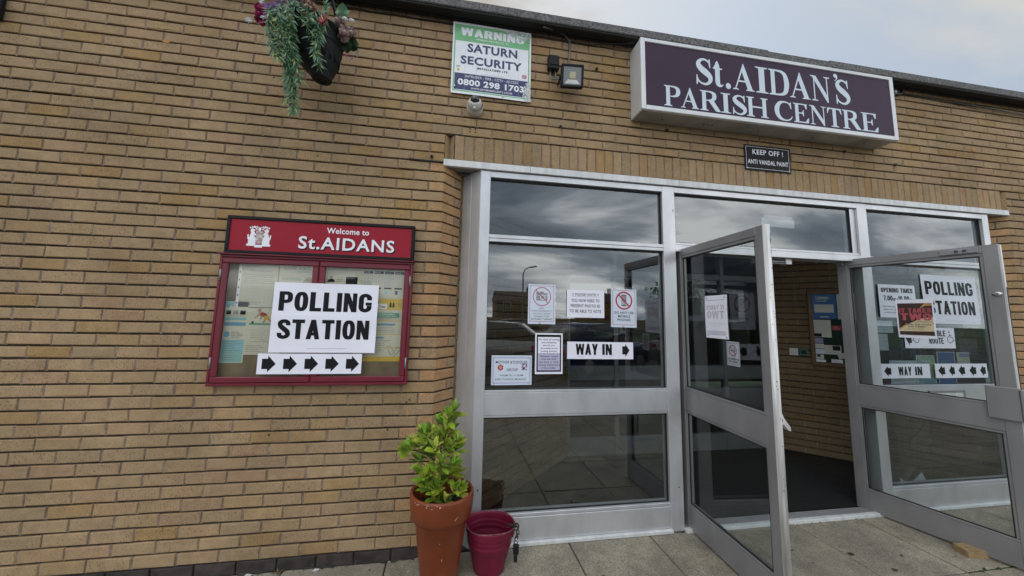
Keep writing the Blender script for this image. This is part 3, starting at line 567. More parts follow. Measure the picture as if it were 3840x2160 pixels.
# ------------------------------------------------------------------ porch inside
mb = MB()
pl_ = F((.02, .15, 0), (.7071, .7071, 0), (0, 0, 1), (.7071, -.7071, 0)); pr_ = F((3.99, 1.45, 0), (.7071, -.7071, 0), (0, 0, 1), (-.7071, -.7071, 0))
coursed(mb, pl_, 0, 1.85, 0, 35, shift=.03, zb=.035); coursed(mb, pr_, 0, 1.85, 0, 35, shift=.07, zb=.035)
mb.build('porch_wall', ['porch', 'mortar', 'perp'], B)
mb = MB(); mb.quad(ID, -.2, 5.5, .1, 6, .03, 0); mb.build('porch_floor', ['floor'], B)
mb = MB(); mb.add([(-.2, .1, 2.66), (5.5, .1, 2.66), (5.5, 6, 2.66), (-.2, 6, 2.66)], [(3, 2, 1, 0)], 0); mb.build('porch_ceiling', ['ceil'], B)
mb = MB()
iw = F((0, 1.5, 0))
for a0, a1 in ((1.3, 1.36), (1.9, 1.95), (2.62, 2.69), (3.35, 3.4), (3.95, 4.02)): mb.box(iw, a0, a1, .03, 2.66, -.05, .03, 0, .003)
for a0, a1 in ((1.36, 1.9), (1.95, 2.62), (2.69, 3.35), (3.4, 3.95)):
    for b0, b1 in ((2.58, 2.66), (2.08, 2.15), (.86, 1.02), (.03, .22)): mb.box(iw, a0, a1, b0, b1, -.045, .025, 0, .003)
ISC = mb.build('inner_screen', ['pframe'], B)
for a0, a1 in ((1.36, 1.9), (1.95, 2.62), (2.69, 3.35), (3.4, 3.95)):
    for b0, b1 in ((1.02, 2.08), (.22, .86)):
        q = MB(); q.box(iw, a0, a1, b0, b1, -.012, -.006, 0); q.build('pane', ['glass_d'], ISC)
# ribbed entrance mat
mb = MB(); mb.box(ID, 1.72, 3.75, .13, 1.44, .03, .038, 0)
for k in range(64): mb.box(ID, 1.74, 3.73, .14+.02*k, .152+.02*k, .0375, .045, 0)
tag(mb.build('entrance_mat', ['mat'], loc=(2.7, .8, .03)), 'black ribbed entrance mat inside the open doorway', 'mat')

# ------------------------------------------------------------------ doors
DZ0, DZ1, DL = .035, 2.147, .92
def make_door(name, hx, hy, th, label, right):
    d = Vector((math.sin(th), -math.cos(th), 0)); n = Vector((d.y, -d.x, 0)); fr = F((hx, hy, 0), d, (0, 0, 1), n)
    q = MB(); T = -.044
    def bx(a0, a1, b0, b1, c0=T, c1=0, m=0, bv=.002): q.box(fr, a0, a1, b0, b1, c0, c1, m, bv)
    s0, s1 = .072, .852
    bx(0, s0, DZ0, DZ1); bx(s1, DL-(.0 if right else .012), DZ0, DZ1)
    bx(s0, s1, 2.092, DZ1, T, -.001); bx(s0, s1, 2.072, 2.0905, T, -.004); bx(s0, s1, .885, 1.043, T, -.001); bx(s0, s1, 1.0445, 1.062, T, -.004); bx(s0, s1, .866, .8835, T, -.004)
    bx(s0, s1, DZ0, .192, T, -.001); bx(s0, s1, .1935, .21, T, -.004); bx(s0-.0, s0+.014, .21, .866, T, -.006); bx(s0, s0+.014, 1.062, 2.072, T, -.006); bx(s1-.016, s1, .21, .866, T, -.006); bx(s1-.016, s1, 1.062, 2.072, T, -.006)
    if not right:
        tube_c = F(fr(DL-.012, 0, T/2), n, (0, 0, 1), d)
        P = [(.022*math.cos(a), .022*math.sin(a)) for a in [math.pi*k/10 for k in range(11)]]
        q.add([tube_c(x, z, y) for z in (DZ0, DZ1) for x, y in P], [(k, k+1, 12+k, 11+k) for k in range(10)]+[tuple(range(11, 22)), tuple(range(11))[::-1]], 1, True)
    else:
        bx(DL, DL+.012, DZ0, DZ1-.005, T+.012, -.006, 1); bx(DL+.004, DL+.014, DZ0+.3, DZ1-.3, T+.016, -.016, 2, .001)
    dd = q.build(name, ['alu_d', 'alu_w', 'gasket'], B); dd['label'] = label
    for b0, b1 in ((.21, .866), (1.062, 2.072)):
        q = MB(); q.box(fr, s0+.008, s1-.008, b0-.005, b1+.005, -.026, -.02, 0); q.build('pane', ['glass_d'], dd)
        q = MB(); g = .007
        q.box(fr, s0+.014, s1-.016, b1-g, b1, -.02, -.01, 0); q.box(fr, s0+.014, s1-.016, b0, b0+g, -.02, -.01, 0); q.box(fr, s0+.014, s0+.014+g, b0+g, b1-g, -.02, -.01, 0); q.box(fr, s1-.016-g, s1-.016, b0+g, b1-g, -.02, -.01, 0); q.build('gasket', ['gasket'], dd)
    return dd, fr
D1, f1 = make_door('entrance_door', 1.80, .095, -.044, 'left hand leaf swung square to the wall with a scuffed rounded edge', False)
q = MB(); rs = random.Random(8)
for k in range(30):
    z = rs.choice((rs.uniform(1.75, 2.1), rs.uniform(1.2, 1.9), rs.uniform(.2, 1.6))); h = rs.uniform(.002, .05) if z > 1.8 else rs.uniform(.001, .006); a = rs.uniform(-.013, .013) if z < 1.8 else rs.uniform(-.012, -.004); c_ = -.022+a
    sf = F(f1(DL-.012, 0, -.022), f1.n, (0, 0, 1), f1.u); xo = math.sqrt(max(0, .022**2-a*a)); wd = rs.uniform(.001, .003) if z > 1.8 else rs.uniform(.003, .009)
    q.quad(sf, a-wd/2, a+wd/2, z-h/2, z+h/2, xo+.0006, 0)
q.build('scuff_marks', ['gasket'], D1)
D2, f2 = make_door('entrance_door', 3.456, .13, .232, 'right hand leaf held open by a wooden wedge', True)
# thumb-turn handle on the far side of the left leaf
q = MB(); hf = F(f1(.86, 1.05, -.044), f1.n*-1, (0, 0, 1), f1.u)
q.prism(hf, [(0, -.09), (.0, .075), (.012, .07), (.05, -.015), (.085, -.06), (.088, -.085), (.072, -.08), (.045, -.045), (.03, -.05), (.028, -.09)], -.012, .018, 0)
q.tube([hf(.03, -.025, -.016), hf(.03, -.025, .022)], .008, 10, 1); q.build('handle', ['alu_w', 'ink'], D1)
q = MB(); q.box(f2, .79, .935, .965, 1.178, 0, .022, 0, .004); q.box(f2, .935, .955, .965, 1.172, -.05, .03, 0, .006); q.build('edge_guard', ['alu_d'], D2)
q = MB(); q.box(f2, .648, .838, 2.098, 2.136, 0, .012, 0, .003)
for s in (.735, .775): q.lathe(f2(s, 2.118, .012), [(.011, -.001), (.011, .002), (.004, .0025), (0, .0025)], 14, 1)
for s in (.735, .775):
    q.ring(f2, s, 2.118, .008, .003, .0135, 1)
q.build('magnet_plate', ['galv', 'gasket'], D2)
q = MB(); n_ = 24
for (r_, c_, m_) in ((.021, 0, 0), (.019, .008, 0), (.012, .0095, 0)):
    pass
pr = [(1.0, 0), (.95, .008), (.7, .0105), (0, .011)]
P = [f2(.895+.024*k_*math.cos(2*math.pi*i/n_), 1.80+.016*k_*math.sin(2*math.pi*i/n_), c_) for k_, c_ in pr for i in range(n_)]
q.add(P, [(a*n_+i, a*n_+(i+1) % n_, (a+1)*n_+(i+1) % n_, (a+1)*n_+i) for a in range(3) for i in range(n_)], 0, True)
q.disc(f2, .897, 1.801, .005, .0118, 1, 10); q.build('lock_cylinder', ['steel', 'ink'], D2)
q = MB(); q.box(f2, .01, .05, 2.10, 2.125, 0, .02, 0, .003); q.box(f2, -.03, .015, 2.125, 2.15, -.03, .004, 0, .003); q.build('pivot_bracket', ['galv'], D2)
q = MB(); q.box(f1, .5, .85, .86, .868, -.075, -.045, 0); q.box(f1, .79, .83, .45, 1.0, -.062, -.046, 0, .003); q.build('push_plate', ['alu_w'], D1)
# magnetic lock under the door head
mb = MB(); mb.box(WL, 2.55, 2.84, 2.079, 2.126, -.13, -.06, 0, .002); mb.box(WL, 2.56, 2.83, 2.086, 2.118, -.06, -.056, 1); mb.box(WL, 2.60, 2.82, 2.094, 2.101, -.058, -.053, 0); mb.box(WL, 2.841, 2.90, 2.078, 2.126, -.13, -.058, 2, .002)
tag(mb.build('magnetic_lock', ['galv', 'gasket', 'alu_w'], loc=(2.7, .09, 2.08)), 'metal magnetic lock bar under the door head above the open doorway', 'lock')

# ------------------------------------------------------------------ roof-line sign
S = empty('roof_sign', (2.6, 0, 3.2), 'long aubergine box sign with pale serif lettering naming the parish centre', 'sign')
SX0, SX1, SZ0, SZ1, SD = 1.372, 3.832, 3.199, 3.80, .19
mb = MB(); t = .018; f = SD
mb.box(WL, SX0, SX0+t, SZ0, SZ1, .004, f-.03, 0, .003); mb.box(WL, SX1-t, SX1, SZ0, SZ1, .004, f-.03, 0, .003); mb.box(WL, SX0+t, SX1-t, SZ1-t, SZ1, .004, f-.03, 0, .003)
mb.box(WL, SX0-.004, SX0+.034, SZ0-.002, SZ1+.003, f-.0295, f, 0, .004); mb.box(WL, SX1-.034, SX1+.004, SZ0-.002, SZ1+.003, f-.0295, f, 0, .004)
mb.box(WL, SX0+.0345, SX1-.0345, SZ0-.003, SZ0+.036, f-.0295, f-.0008, 0, .004); mb.box(WL, SX0+.0345, SX1-.0345, SZ1-.03, SZ1+.003, f-.0295, f-.0008, 0, .004)
mb.build('case', ['signal'], S)
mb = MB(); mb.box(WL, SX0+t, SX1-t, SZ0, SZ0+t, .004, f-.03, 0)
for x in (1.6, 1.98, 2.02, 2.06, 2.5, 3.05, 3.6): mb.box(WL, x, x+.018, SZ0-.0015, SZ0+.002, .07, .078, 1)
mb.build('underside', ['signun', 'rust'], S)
mb = MB(); mb.box(WL, SX0+.03, SX1-.03, SZ0+.03, SZ1-.028, f-.02, f-.008, 0); mb.build('panel', ['purple'], S)
mb = MB()
for z in (3.25, 3.72): mb.lathe(WL(SX0-.001, z, .1), [(.006, 0), (.006, .003), (0, .003)], 10, 0, axis='z')
# serif letters drawn as broad-nib strokes, cap height 1
lay = [0]
def stroke(mb, fr, pts, c):
    # variable width ribbon through (x, y, width) with smooth interpolation
    P = []; n = len(pts)
    for i in range(n-1):
        p0, p1, p2, p3 = pts[max(i-1, 0)], pts[i], pts[i+1], pts[min(i+2, n-1)]
        for k in range(7 if n > 2 else 1):
            t = k/7
            P.append(tuple(.5*((2*p1[j])+(-p0[j]+p2[j])*t+(2*p0[j]-5*p1[j]+4*p2[j]-p3[j])*t*t+(-p0[j]+3*p1[j]-3*p2[j]+p3[j])*t**3) for j in range(3)))
    P.append(pts[-1]); Q = []
    for i, p in enumerate(P):
        a, b = P[max(i-1, 0)], P[min(i+1, len(P)-1)]; d = Vector((b[0]-a[0], b[1]-a[1])).normalized(); nn = Vector((-d.y, d.x))
        for s in (1, -1): Q.append(fr(p[0]+nn.x*s*p[2]/2, p[1]+nn.y*s*p[2]/2, c))
    mb.add(Q, [(2*i, 2*i+1, 2*i+3, 2*i+2) for i in range(len(P)-1)], 0)
def serif(x, y, wd, h=.045, up=True):
    s = 1 if up else -1
    return [(x-wd/2, y), (x+wd/2, y), (x+wd/2, y+s*h*.8), (x+wd*.2, y+s*h*1.6), (x-wd*.2, y+s*h*1.6), (x-wd/2, y+s*h*.8)]
def stem(x, wd=.2, top=1., sw=.40, ends=(1, 1)):
    L_ = [('p', [(x-wd/2, 0), (x+wd/2, 0), (x+wd/2, top), (x-wd/2, top)])]
    if ends[0]: L_.append(('p', serif(x, 0, sw)))
    if ends[1]: L_.append(('p', serif(x, top, sw, up=False)))
    return L_
def beak(x, y, h, s=1): return [('p', [(x, y), (x+.03*s, y), (x+.02*s, y+h), (x-.012*s, y+h)])]
SERIF = {
 'S': (.72, [('s', [(.60, .76, .03), (.52, .90, .07), (.36, .965, .075), (.20, .90, .12), (.14, .76, .185), (.24, .61, .23), (.42, .48, .24), (.57, .34, .2), (.59, .19, .15), (.48, .065, .10), (.33, .035, .075), (.16, .11, .06), (.07, .28, .03)]), ('p', [(.575, .66), (.61, .66), (.60, 1.0), (.57, 1.0), (.52, .92)]), ('p', [(.05, .36), (.085, .36), (.12, .12), (.07, -.01), (.04, -.01)])]),
 't': (.42, [('s', [(.19, .98, .02), (.185, .86, .14), (.19, .70, .18), (.19, .40, .18), (.19, .16, .18), (.24, .07, .14), (.33, .05, .07), (.40, .11, .025)]), ('p', [(.02, .66), (.38, .66), (.38, .71), (.02, .71)]), ('p', [(.02, .69), (.19, .96), (.2, .69)])]),
 '.': (.25, [('p', [(.125+.115*math.cos(k*.3927), .085+.115*math.sin(k*.3927)) for k in range(16)])]),
 'A': (1.0, [('p', [(.08, .02), (.135, .02), (.515, .86), (.49, .985)]), ('p', [(.49, 1.02), (.53, 1.02), (.93, .02), (.695, .02), (.44, .72)]), ('p', [(.24, .31), (.66, .31), (.66, .37), (.25, .37)]), ('p', serif(.12, 0, .27, .035)), ('p', serif(.80, 0, .40, .04))]),
 'I': (.46, stem(.23, .185)),
 'D': (.98, stem(.2, .185, ends=(1, 1), sw=.38)+[('s', [(.2, .965, .07), (.42, .965, .07), (.62, .93, .11), (.77, .80, .19), (.83, .5, .23), (.77, .2, .19), (.62, .07, .11), (.42, .035, .07), (.2, .035, .07)])]),
 'N': (1.0, [('p', [(.15, .02), (.205, .02), (.205, .97), (.15, .97)]), ('p', [(.79, -.02), (.845, -.02), (.845, .97), (.79, .97)]), ('p', [(.04, 1), (.28, 1), (.845, .2), (.845, -.02), (.79, -.02), (.12, .92)]), ('p', serif(.175, 0, .30, .035)), ('p', serif(.82, 1, .30, .035, False)), ('p', serif(.10, 1, .2, .03, False))]),
 'P': (.80, stem(.2, .185, sw=.38)+[('s', [(.2, .965, .07), (.40, .965, .07), (.56, .94, .11), (.67, .85, .18), (.69, .73, .2), (.66, .60, .18), (.55, .51, .11), (.40, .48, .06), (.2, .48, .06)])]),
 'R': (1.0, stem(.2, .185, sw=.38)+[('s', [(.2, .965, .07), (.40, .965, .07), (.56, .94, .11), (.67, .86, .18), (.69, .745, .2), (.66, .63, .18), (.55, .55, .11), (.40, .52, .06), (.2, .52, .06)]), ('p', [(.42, .53), (.64, .55), (.95, .04), (.95, 0), (.74, 0), (.40, .5)]), ('p', serif(.86, 0, .26, .03))]),
 'H': (1.08, stem(.2, .185, sw=.38)+stem(.88, .185, sw=.38)+[('p', [(.2, .46), (.88, .46), (.88, .535), (.2, .535)])]),
 'C': (.98, [('s', [(.87, .70, .03), (.80, .86, .06), (.68, .955, .07), (.50, .97, .085), (.30, .90, .16), (.16, .70, .22), (.13, .5, .24), (.16, .3, .22), (.29, .11, .16), (.50, .03, .08), (.68, .04, .07), (.82, .12, .06), (.91, .26, .03)]), ('p', [(.84, .64), (.885, .64), (.87, 1.0), (.84, 1.0), (.78, .9)])]),
 'E': (.86, stem(.2, .185, sw=.38)+[('p', [(.2, .94), (.74, .94), (.74, 1), (.2, 1)]), ('p', [(.2, 0), (.80, 0), (.80, .06), (.2, .06)]), ('p', [(.2, .475), (.54, .475), (.54, .53), (.2, .53)]), ('p', [(.70, .72), (.735, .72), (.76, 1), (.60, .95)]), ('p', [(.79, .27), (.835, .27), (.81, 0), (.63, .05)]), ('p', [(.535, .34), (.565, .34), (.565, .67), (.535, .67), (.46, .505)])]),
 'T': (.86, stem(.43, .185, sw=.42, ends=(1, 0))+[('p', [(.06, .93), (.80, .93), (.80, 1), (.06, 1)]), ('p', [(.03, .70), (.065, .70), (.18, .95), (.06, 1)]), ('p', [(.83, .70), (.795, .70), (.68, .95), (.80, 1)])]),
 '’': (.24, [('p', [(.12+.085*math.cos(k*.3927), .9+.085*math.sin(k*.3927)) for k in range(16)]), ('s', [(.16, .92, .08), (.185, .84, .06), (.14, .74, .035), (.06, .68, .015)])]),
}
def letter(mb, ch, a0, a1, b0, b1):
    fr = F(WL(a0, b0, SD-.0078), (a1-a0, 0, 0), (0, 0, b1-b0), (0, -1, 0)); wd, prims = SERIF[ch]
    xs = [p[0] for k, pp in prims for p in pp]; x0 = min(p[0]-(p[2]/2 if k == 's' else 0)*(.8) for k, pp in prims for p in pp); x1 = max(p[0]+(p[2]/2 if k == 's' else 0)*.8 for k, pp in prims for p in pp)
    g = F(fr(-x0/(x1-x0), 0), fr.u/(x1-x0), fr.v, fr.n)
    for i, (k, pp) in enumerate(prims):
        c = .0006+.00022*i
        if k == 'p': mb.poly(g, pp, c, 0)
        else: stroke(mb, g, pp, c)
mb = MB(); b0, b1 = 3.472, 3.705
for ch, a0, a1 in (('S', 1.853, 1.994), ('t', 2.008, 2.10), ('.', 2.12, 2.168), ('A', 2.186, 2.389), ('I', 2.406, 2.525), ('D', 2.535, 2.727), ('A', 2.735, 2.941), ('N', 2.95, 3.15), ('’', 3.196, 3.236), ('S', 3.207, 3.349)):
    letter(mb, ch, a0, a1, b0+(.052 if ch == '’' else 0), b1+(.052 if ch == '’' else 0))
b0, b1 = 3.252, 3.424
for ch, a0, a1 in (('P', 1.563, 1.70), ('A', 1.706, 1.866), ('R', 1.879, 2.066), ('I', 2.068, 2.156), ('S', 2.175, 2.299), ('H', 2.305, 2.51), ('C', 2.577, 2.745), ('E', 2.757, 2.906), ('N', 2.915, 3.088), ('T', 3.095, 3.247), ('R', 3.254, 3.445), ('E', 3.452, 3.628)):
    letter(mb, ch, a0, a1, b0, b1)
mb.build('lettering', ['lett'], S)
mb = MB(); mb.tube([(3.84, -.06, 3.74), (3.95, -.05, 3.765), (4.08, -.03, 3.785), (4.17, -.014, 3.79), (4.208, -.014, 3.805), (4.214, -.016, 3.84), (4.225, -.03, 3.87)], .013, 8, 0); mb.lathe((4.09, -.03, 3.787), [(.0, -.02), (.02, -.02), (.02, .02), (0, .02)], 10, 1); mb.box(WL, 3.832, 3.858, 3.68, 3.745, .01, .06, 1, .004)
mb.build('power_cable', ['blkm', 'galv'], S)

# ------------------------------------------------------------------ flat printed things
def sheet(name, label, cat, fr, wd, ht, draw, paper='paper', group=None, thick=.0012, bend=None, rot=0., nx=14, nz=12, pins=None, extra=('ink',), partname='lettering', title=None, outline=None):
    """a sheet of paper or board with its print; bend(a, b) pushes it off the glass"""
    f0 = fr.sub(0, 0, 0, rot); bd = bend or (lambda a, b: 0.)
    class FB:
        def __call__(s, a, b, c=0.): return f0(a, b, c+bd(a, b))
    g = FB(); mb = MB()
    if outline: mb.poly(f0, outline, thick); mb.poly(f0, outline[::-1], 0)
    else:
        for side, cc in ((1, thick), (0, 0)):
            P = [g(wd*i/nx, ht*j/nz, cc) for j in range(nz+1) for i in range(nx+1)]
            fs = [(j*(nx+1)+i, j*(nx+1)+i+1, (j+1)*(nx+1)+i+1, (j+1)*(nx+1)+i) for j in range(nz) for i in range(nx)]
            mb.add(P, fs if side else [q[::-1] for q in fs], 0, True)
    o = mb.build(name, [paper], loc=f0(wd/2, 0, 0)); tag(o, label, cat, group)
    if draw:
        q = MB(); draw(q, g)
        if q.v: q.build(partname, list(extra), o)
    if pins:
        for (a, b) in pins:
            q = MB(); p = g(a, b, thick); n = f0.n; q.lathe((0, 0, 0), [(.0075, 0), (.0075, .002), (.005, .004), (0, .0045)], 10, 0); q.v = [tuple(p+f0.u*x+f0.v*y+n*z) for x, y, z in q.v]; q.build('sucker', ['lgrey'], o)
    return o
tt = lambda *a, **k: text(*a, **k)
# fixed window notices hang on the inner face of the glass, just behind it
gi = F((0, .0635, 0)); go = F((0, .044, 0))
wave = lambda A, k=9., ph=0.: (lambda a, b: A*math.sin(k*a+ph+3*b))
def ringed(q, g, cx, cy, r, m, wd=.008):
    class G2: pass
    n = 44; P = []
    for k in range(n+1):
        a = 6.28318*k/n
        for s in (r-wd/2, r+wd/2): P.append(g(cx+s*math.cos(a), cy+s*math.sin(a), .0024))
    q.add(P, [(2*k, 2*k+1, 2*k+3, 2*k+2) for k in range(n)], m)
    d = (r-wd/2)*.7071; t = wd*.35
    q.add([g(cx-d-t, cy+d-t, .0027), g(cx-d+t, cy+d+t, .0027), g(cx+d+t, cy-d+t, .0027), g(cx+d-t, cy-d-t, .0027)], [(0, 3, 2, 1)], m)
def frame_(q, g, a0, a1, b0, b1, t, m, c=.0016):
    q.quad(g, a0, a1, b0, b0+t, c, m); q.quad(g, a0, a1, b1-t, b1, c, m); q.quad(g, a0, a0+t, b0+t, b1-t, c, m); q.quad(g, a1-t, a1, b0+t, b1-t, c, m)
def d_nophoto(q, g):
    frame_(q, g, .012, .199, .018, .287, .003, 1)
    q.quad(g, .062, .148, .175, .232, .0018, 2); q.quad(g, .09, .12, .232, .243, .0018, 2); q.quad(g, .064, .08, .232, .238, .0018, 2); q.quad(g, .062, .148, .214, .217, .002, 3)
    q.poly(g, [(.112+.021*math.cos(k*.393), .20+.021*math.sin(k*.393)) for k in range(16)], .0021, 3); q.poly(g, [(.112+.014*math.cos(k*.393), .20+.014*math.sin(k*.393)) for k in range(16)], .0022, 2)
    ringed(q, g, .106, .206, .068, 1, .006)
    for i, (s, a0, a1, h) in enumerate((('NO', .09, .12, .0125), ('PHOTOGRAPHY', .026, .186, .0125), ('OF ANY KIND', .038, .172, .0125), ('PERMITTED', .047, .164, .0125), ("(including 'selfies')", .024, .187, .0115))):
        b = .112-.0205*i; tt(q, g, s, a0, a1, b, b+h+(.002 if i == 4 else 0), .002, 2 if i < 4 else 0, .02)
sheet('no_photography_notice', 'laminated no photography notice with a crossed camera, on the left window', 'notice', go.sub(.541, 1.523), .212, .298, d_nophoto, 'paper2', extra=('ink', 'pinkred', 'grey', 'paper2'), pins=[(.016, .288), (.195, .288), (.09, .008)], bend=wave(.001))
def d_note(q, g):
    tt(q, g, '!! PLEASE NOTE !!', .043, .257, .168, .187, .0018, 0, .016, sp=1.1); q.quad(g, .043, .257, .160, .1615, .0018, 0)
    for i, (s, a0, a1) in enumerate((('YOU NOW NEED TO', .036, .264), ('PRESENT PHOTO ID', .031, .268), ('TO BE ABLE TO VOTE', .022, .276))): tt(q, g, s, a0, a1, .119-.0405*i, .1425-.0405*i, .0018, 0, .016, sp=1.1)
    q.quad(g, .1, .2, .008, .0088, .0018, 1)
sheet('photo_id_notice', 'white notice saying present photo ID to vote, centre of the left window', 'notice', go.sub(.843, 1.577), .303, .213, d_note, extra=('ink', 'lgrey'), bend=wave(.0012, 8, 1))
def d_phone(q, g):
    frame_(q, g, .012, .202, .018, .289, .003, 1)
    q.quad(g, .087, .127, .165, .252, .0018, 0); q.quad(g, .0895, .1245, .213, .245, .0019, 2)
    for i in range(3):
        for j in range(4): q.quad(g, .0895+.0125*i, .0985+.0125*i, .172+.0095*j, .179+.0095*j, .002, 3)
    ringed(q, g, .107, .208, .065, 1, .0115)
    for i, (s, a0, a1) in enumerate((('DO NOT USE', .026, .188), ('MOBILE', .058, .158), ('PHONES', .052, .162))): tt(q, g, s, a0, a1, .104-.0275*i, .122-.0275*i, .002, 0, .016, sp=1.1)
sheet('no_phones_notice', 'laminated do not use mobile phones notice with a crossed handset', 'notice', go.sub(1.201, 1.51), .213, .298, d_phone, 'paper2', extra=('ink', 'red', 'grey', 'paper2'), pins=[(.1, .008), (.015, .288), (.198, .288)], rot=-.01)
def d_pencil(q, g):
    q.quad(g, .011, .2, .016, .287, .0016, 0); q.quad(g, .021, .19, .150, .270, .0018, 2); q.quad(g, .021, .19, .027, .148, .0018, 3)  # lower panel carries the reflection as a flat lilac colour
    for i, (s, a0, a1) in enumerate((('For ease of writing', .027, .187), ('and reliability,', .048, .166), ('pencils are', .060, .150), ('provided in the', .044, .172), ('polling booths.', .043, .172))): tt(q, g, s, a0, a1, .242-.0215*i, .258-.0215*i, .0021, 0, .012)
    for i, (s, a0, a1) in enumerate((('However, voters', .037, .175), ('may use their', .048, .166), ('own pens or other', .028, .183), ('writing implements', .023, .188), ('if they prefer.', .050, .160))): tt(q, g, s, a0, a1, .121-.0215*i, .137-.0215*i, .0021, 0, .012)
    q.quad(g, .06, .15, .007, .008, .0018, 1)
sheet('pencils_notice', 'black bordered notice about pencils in the polling booths, left window', 'notice', go.sub(.600, 1.158), .212, .298, d_pencil, extra=('ink', 'lgrey', 'paper', 'lilac_refl'), bend=wave(.001, 7, 2))
def d_way(q, g):
    btext(q, g, 'WAY', .067, .243, .031, .113, .0018, 0, .05); btext(q, g, 'IN', .279, .357, .031, .113, .0018, 0, .05); arrow(q, g, .443, .503, .017, .117, .0018, 0)
    q.quad(g, .065, .14, .0165, .018, .0018, 1); q.quad(g, .27, .355, .0155, .0165, .0018, 1)
sheet('way_in_strip', 'long white WAY IN strip with the arrow pointing right, left window', 'notice', go.sub(.847, 1.268, 0, -.004), .534, .128, d_way, extra=('ink', 'lgrey'), bend=wave(.0015, 6))
def d_mother(q, g):
    frame_(q, g, .01, .288, .012, .198, .004, 1); frame_(q, g, .018, .28, .02, .19, .0012, 1)
    tt(q, g, 'MOTHER &TODDLER', .031, .265, .152, .172, .0018, 0, .004); tt(q, g, 'GROUP', .112, .194, .098, .118, .0018, 0, .004)
    tt(q, g, '9.00AM TILL 11.00AM', .061, .232, .062, .075, .0018, 0, .002); tt(q, g, 'EVERY THURSDAY MORNING', .028, .255, .034, .047, .0018, 0, .002)
    for k in range(6): q.poly(g, [(.065+.013*math.cos(k*1.047+.5)+.0095*math.cos(j*.628), .124+.013*math.sin(k*1.047+.5)+.0095*math.sin(j*.628)) for j in range(10)], .0017+.0001*k, 2)
    q.poly(g, [(.065+.012*math.cos(j*.524), .124+.012*math.sin(j*.524)) for j in range(12)], .0024, 3)
    rr = random.Random(4)
    for i in range(6):
        for j in range(7): q.quad(g, .222+.0068*i, .2288+.0068*i, .105+.0066*j, .1116+.0066*j, .0018, rr.choice((2, 4, 5, 3, 0, 1)))
sheet('toddler_group_notice', 'mother and toddler group notice with a red flower, bottom left of the window', 'notice', go.sub(.278, 1.082), .298, .21, d_mother, 'paper2', extra=('ink', 'lilac', 'redfl', 'skin', 'blue', 'paper2'), pins=[(.013, .197), (.285, .195), (.02, .013), (.275, .015)], bend=wave(.001))
# right-hand window, seen through the open leaf
def d_poll(q, g, W=.65, H=.452):
    btext(q, g, 'POLLING', .055*W, .94*W, .59*H, .87*H, .002, 0, .045); btext(q, g, 'STATION', .065*W, .93*W, .19*H, .47*H, .002, 0, .045); q.quad(g, .35*W, .73*W, .058*H, .062*H, .0018, 1)
fold = lambda H, A: (lambda a, b: A*(1-min(1, abs(b-H/2)/(H/2)))-A)
sheet('polling_station_poster', 'large white POLLING STATION poster on the right hand window behind the door', 'poster', go.sub(4.268, 1.593), .655, .452, d_poll, extra=('ink', 'grey'), group='polling station posters', bend=lambda a, b: .005*math.sin(8*b+1)+.003*math.sin(9*a)+.004, rot=-.004)
def d_open(q, g):
    btext(q, g, 'OPENING TIMES', .028, .394, .226, .268, .0018, 0, .04); btext(q, g, '7.00', .05, .152, .152, .198, .0018, 0, .04); tt(q, g, 'am', .158, .192, .152, .175, .0018, 0, .03); btext(q, g, '-10.00', .20, .345, .152, .198, .0018, 0, .04); tt(q, g, 'pm', .35, .385, .142, .175, .0018, 0, .03)
    for i, s in enumerate(('Note that as long as you are in your polling', 'station, or in a queue at your polling station,', 'you will be entitled to apply to vote at 10pm')): tt(q, g, s, .036+.003*i, .40, .090-.027*i, .107-.027*i, .0018, 0, .02)
sheet('opening_times_notice', 'white OPENING TIMES notice, left of the right hand window', 'notice', go.sub(3.770, 1.638), .423, .298, d_open, bend=wave(.003, 6, 1))
def wheel(q, g, cx, cy, s, m=0, mir=False):
    k = -1 if mir else 1
    G = lambda a, b, c=0: g(cx+k*a*s, cy+b*s, c)
    n = 26; P = []
    for i in range(n+1):
        a = math.radians(115)+math.radians(235)*i/n
        for r_ in (.30, .36): P.append(G(-.02+r_*math.cos(a), -.12+r_*math.sin(a), .002))
    q.add(P, [(2*i, 2*i+1, 2*i+3, 2*i+2) if not mir else (2*i+2, 2*i+3, 2*i+1, 2*i) for i in range(n)], m)
    def seg(x0, y0, x1, y1, t=.06):
        d = Vector((x1-x0, y1-y0)).normalized(); nn = Vector((-d.y, d.x))*t/2; pp = [(x0-nn.x, y0-nn.y), (x1-nn.x, y1-nn.y), (x1+nn.x, y1+nn.y), (x0+nn.x, y0+nn.y)]
        q.add([G(a, b, .0021) for a, b in (pp if not mir else pp[::-1])], [(0, 1, 2, 3)], m)
    seg(-.08, .48, -.03, .12); seg(-.03, .12, .24, .10); seg(.24, .10, .40, -.26); seg(.40, -.26, .52, -.2); seg(-.06, .3, .18, .28)
    q.add([G(-.09+.085*math.cos(i*.524), .6+.085*math.sin(i*.524), .0022) for i in (range(12) if not mir else range(11, -1, -1))], [tuple(range(12))], m)
def d_route(q, g):
    btext(q, g, 'ACCESSIBLE', .15, .48, .108, .162, .0018, 0, .045); btext(q, g, 'ROUTE', .283, .45, .04, .096, .0018, 0, .045); wheel(q, g, .53, .092, .095); wheel(q, g, .132, .092, .095, mir=True); arrow(q, g, .012, .078, .02, .15, .0018, 0, True); q.quad(g, .19, .27, .014, .0155, .0018, 1)
sheet('accessible_route_strip', 'white ACCESSIBLE ROUTE strip with wheelchair symbols, half hidden by a show poster', 'notice', go.sub(4.012, 1.368), .585, .186, d_route, extra=('ink', 'grey'), bend=wave(.003, 6, 2))
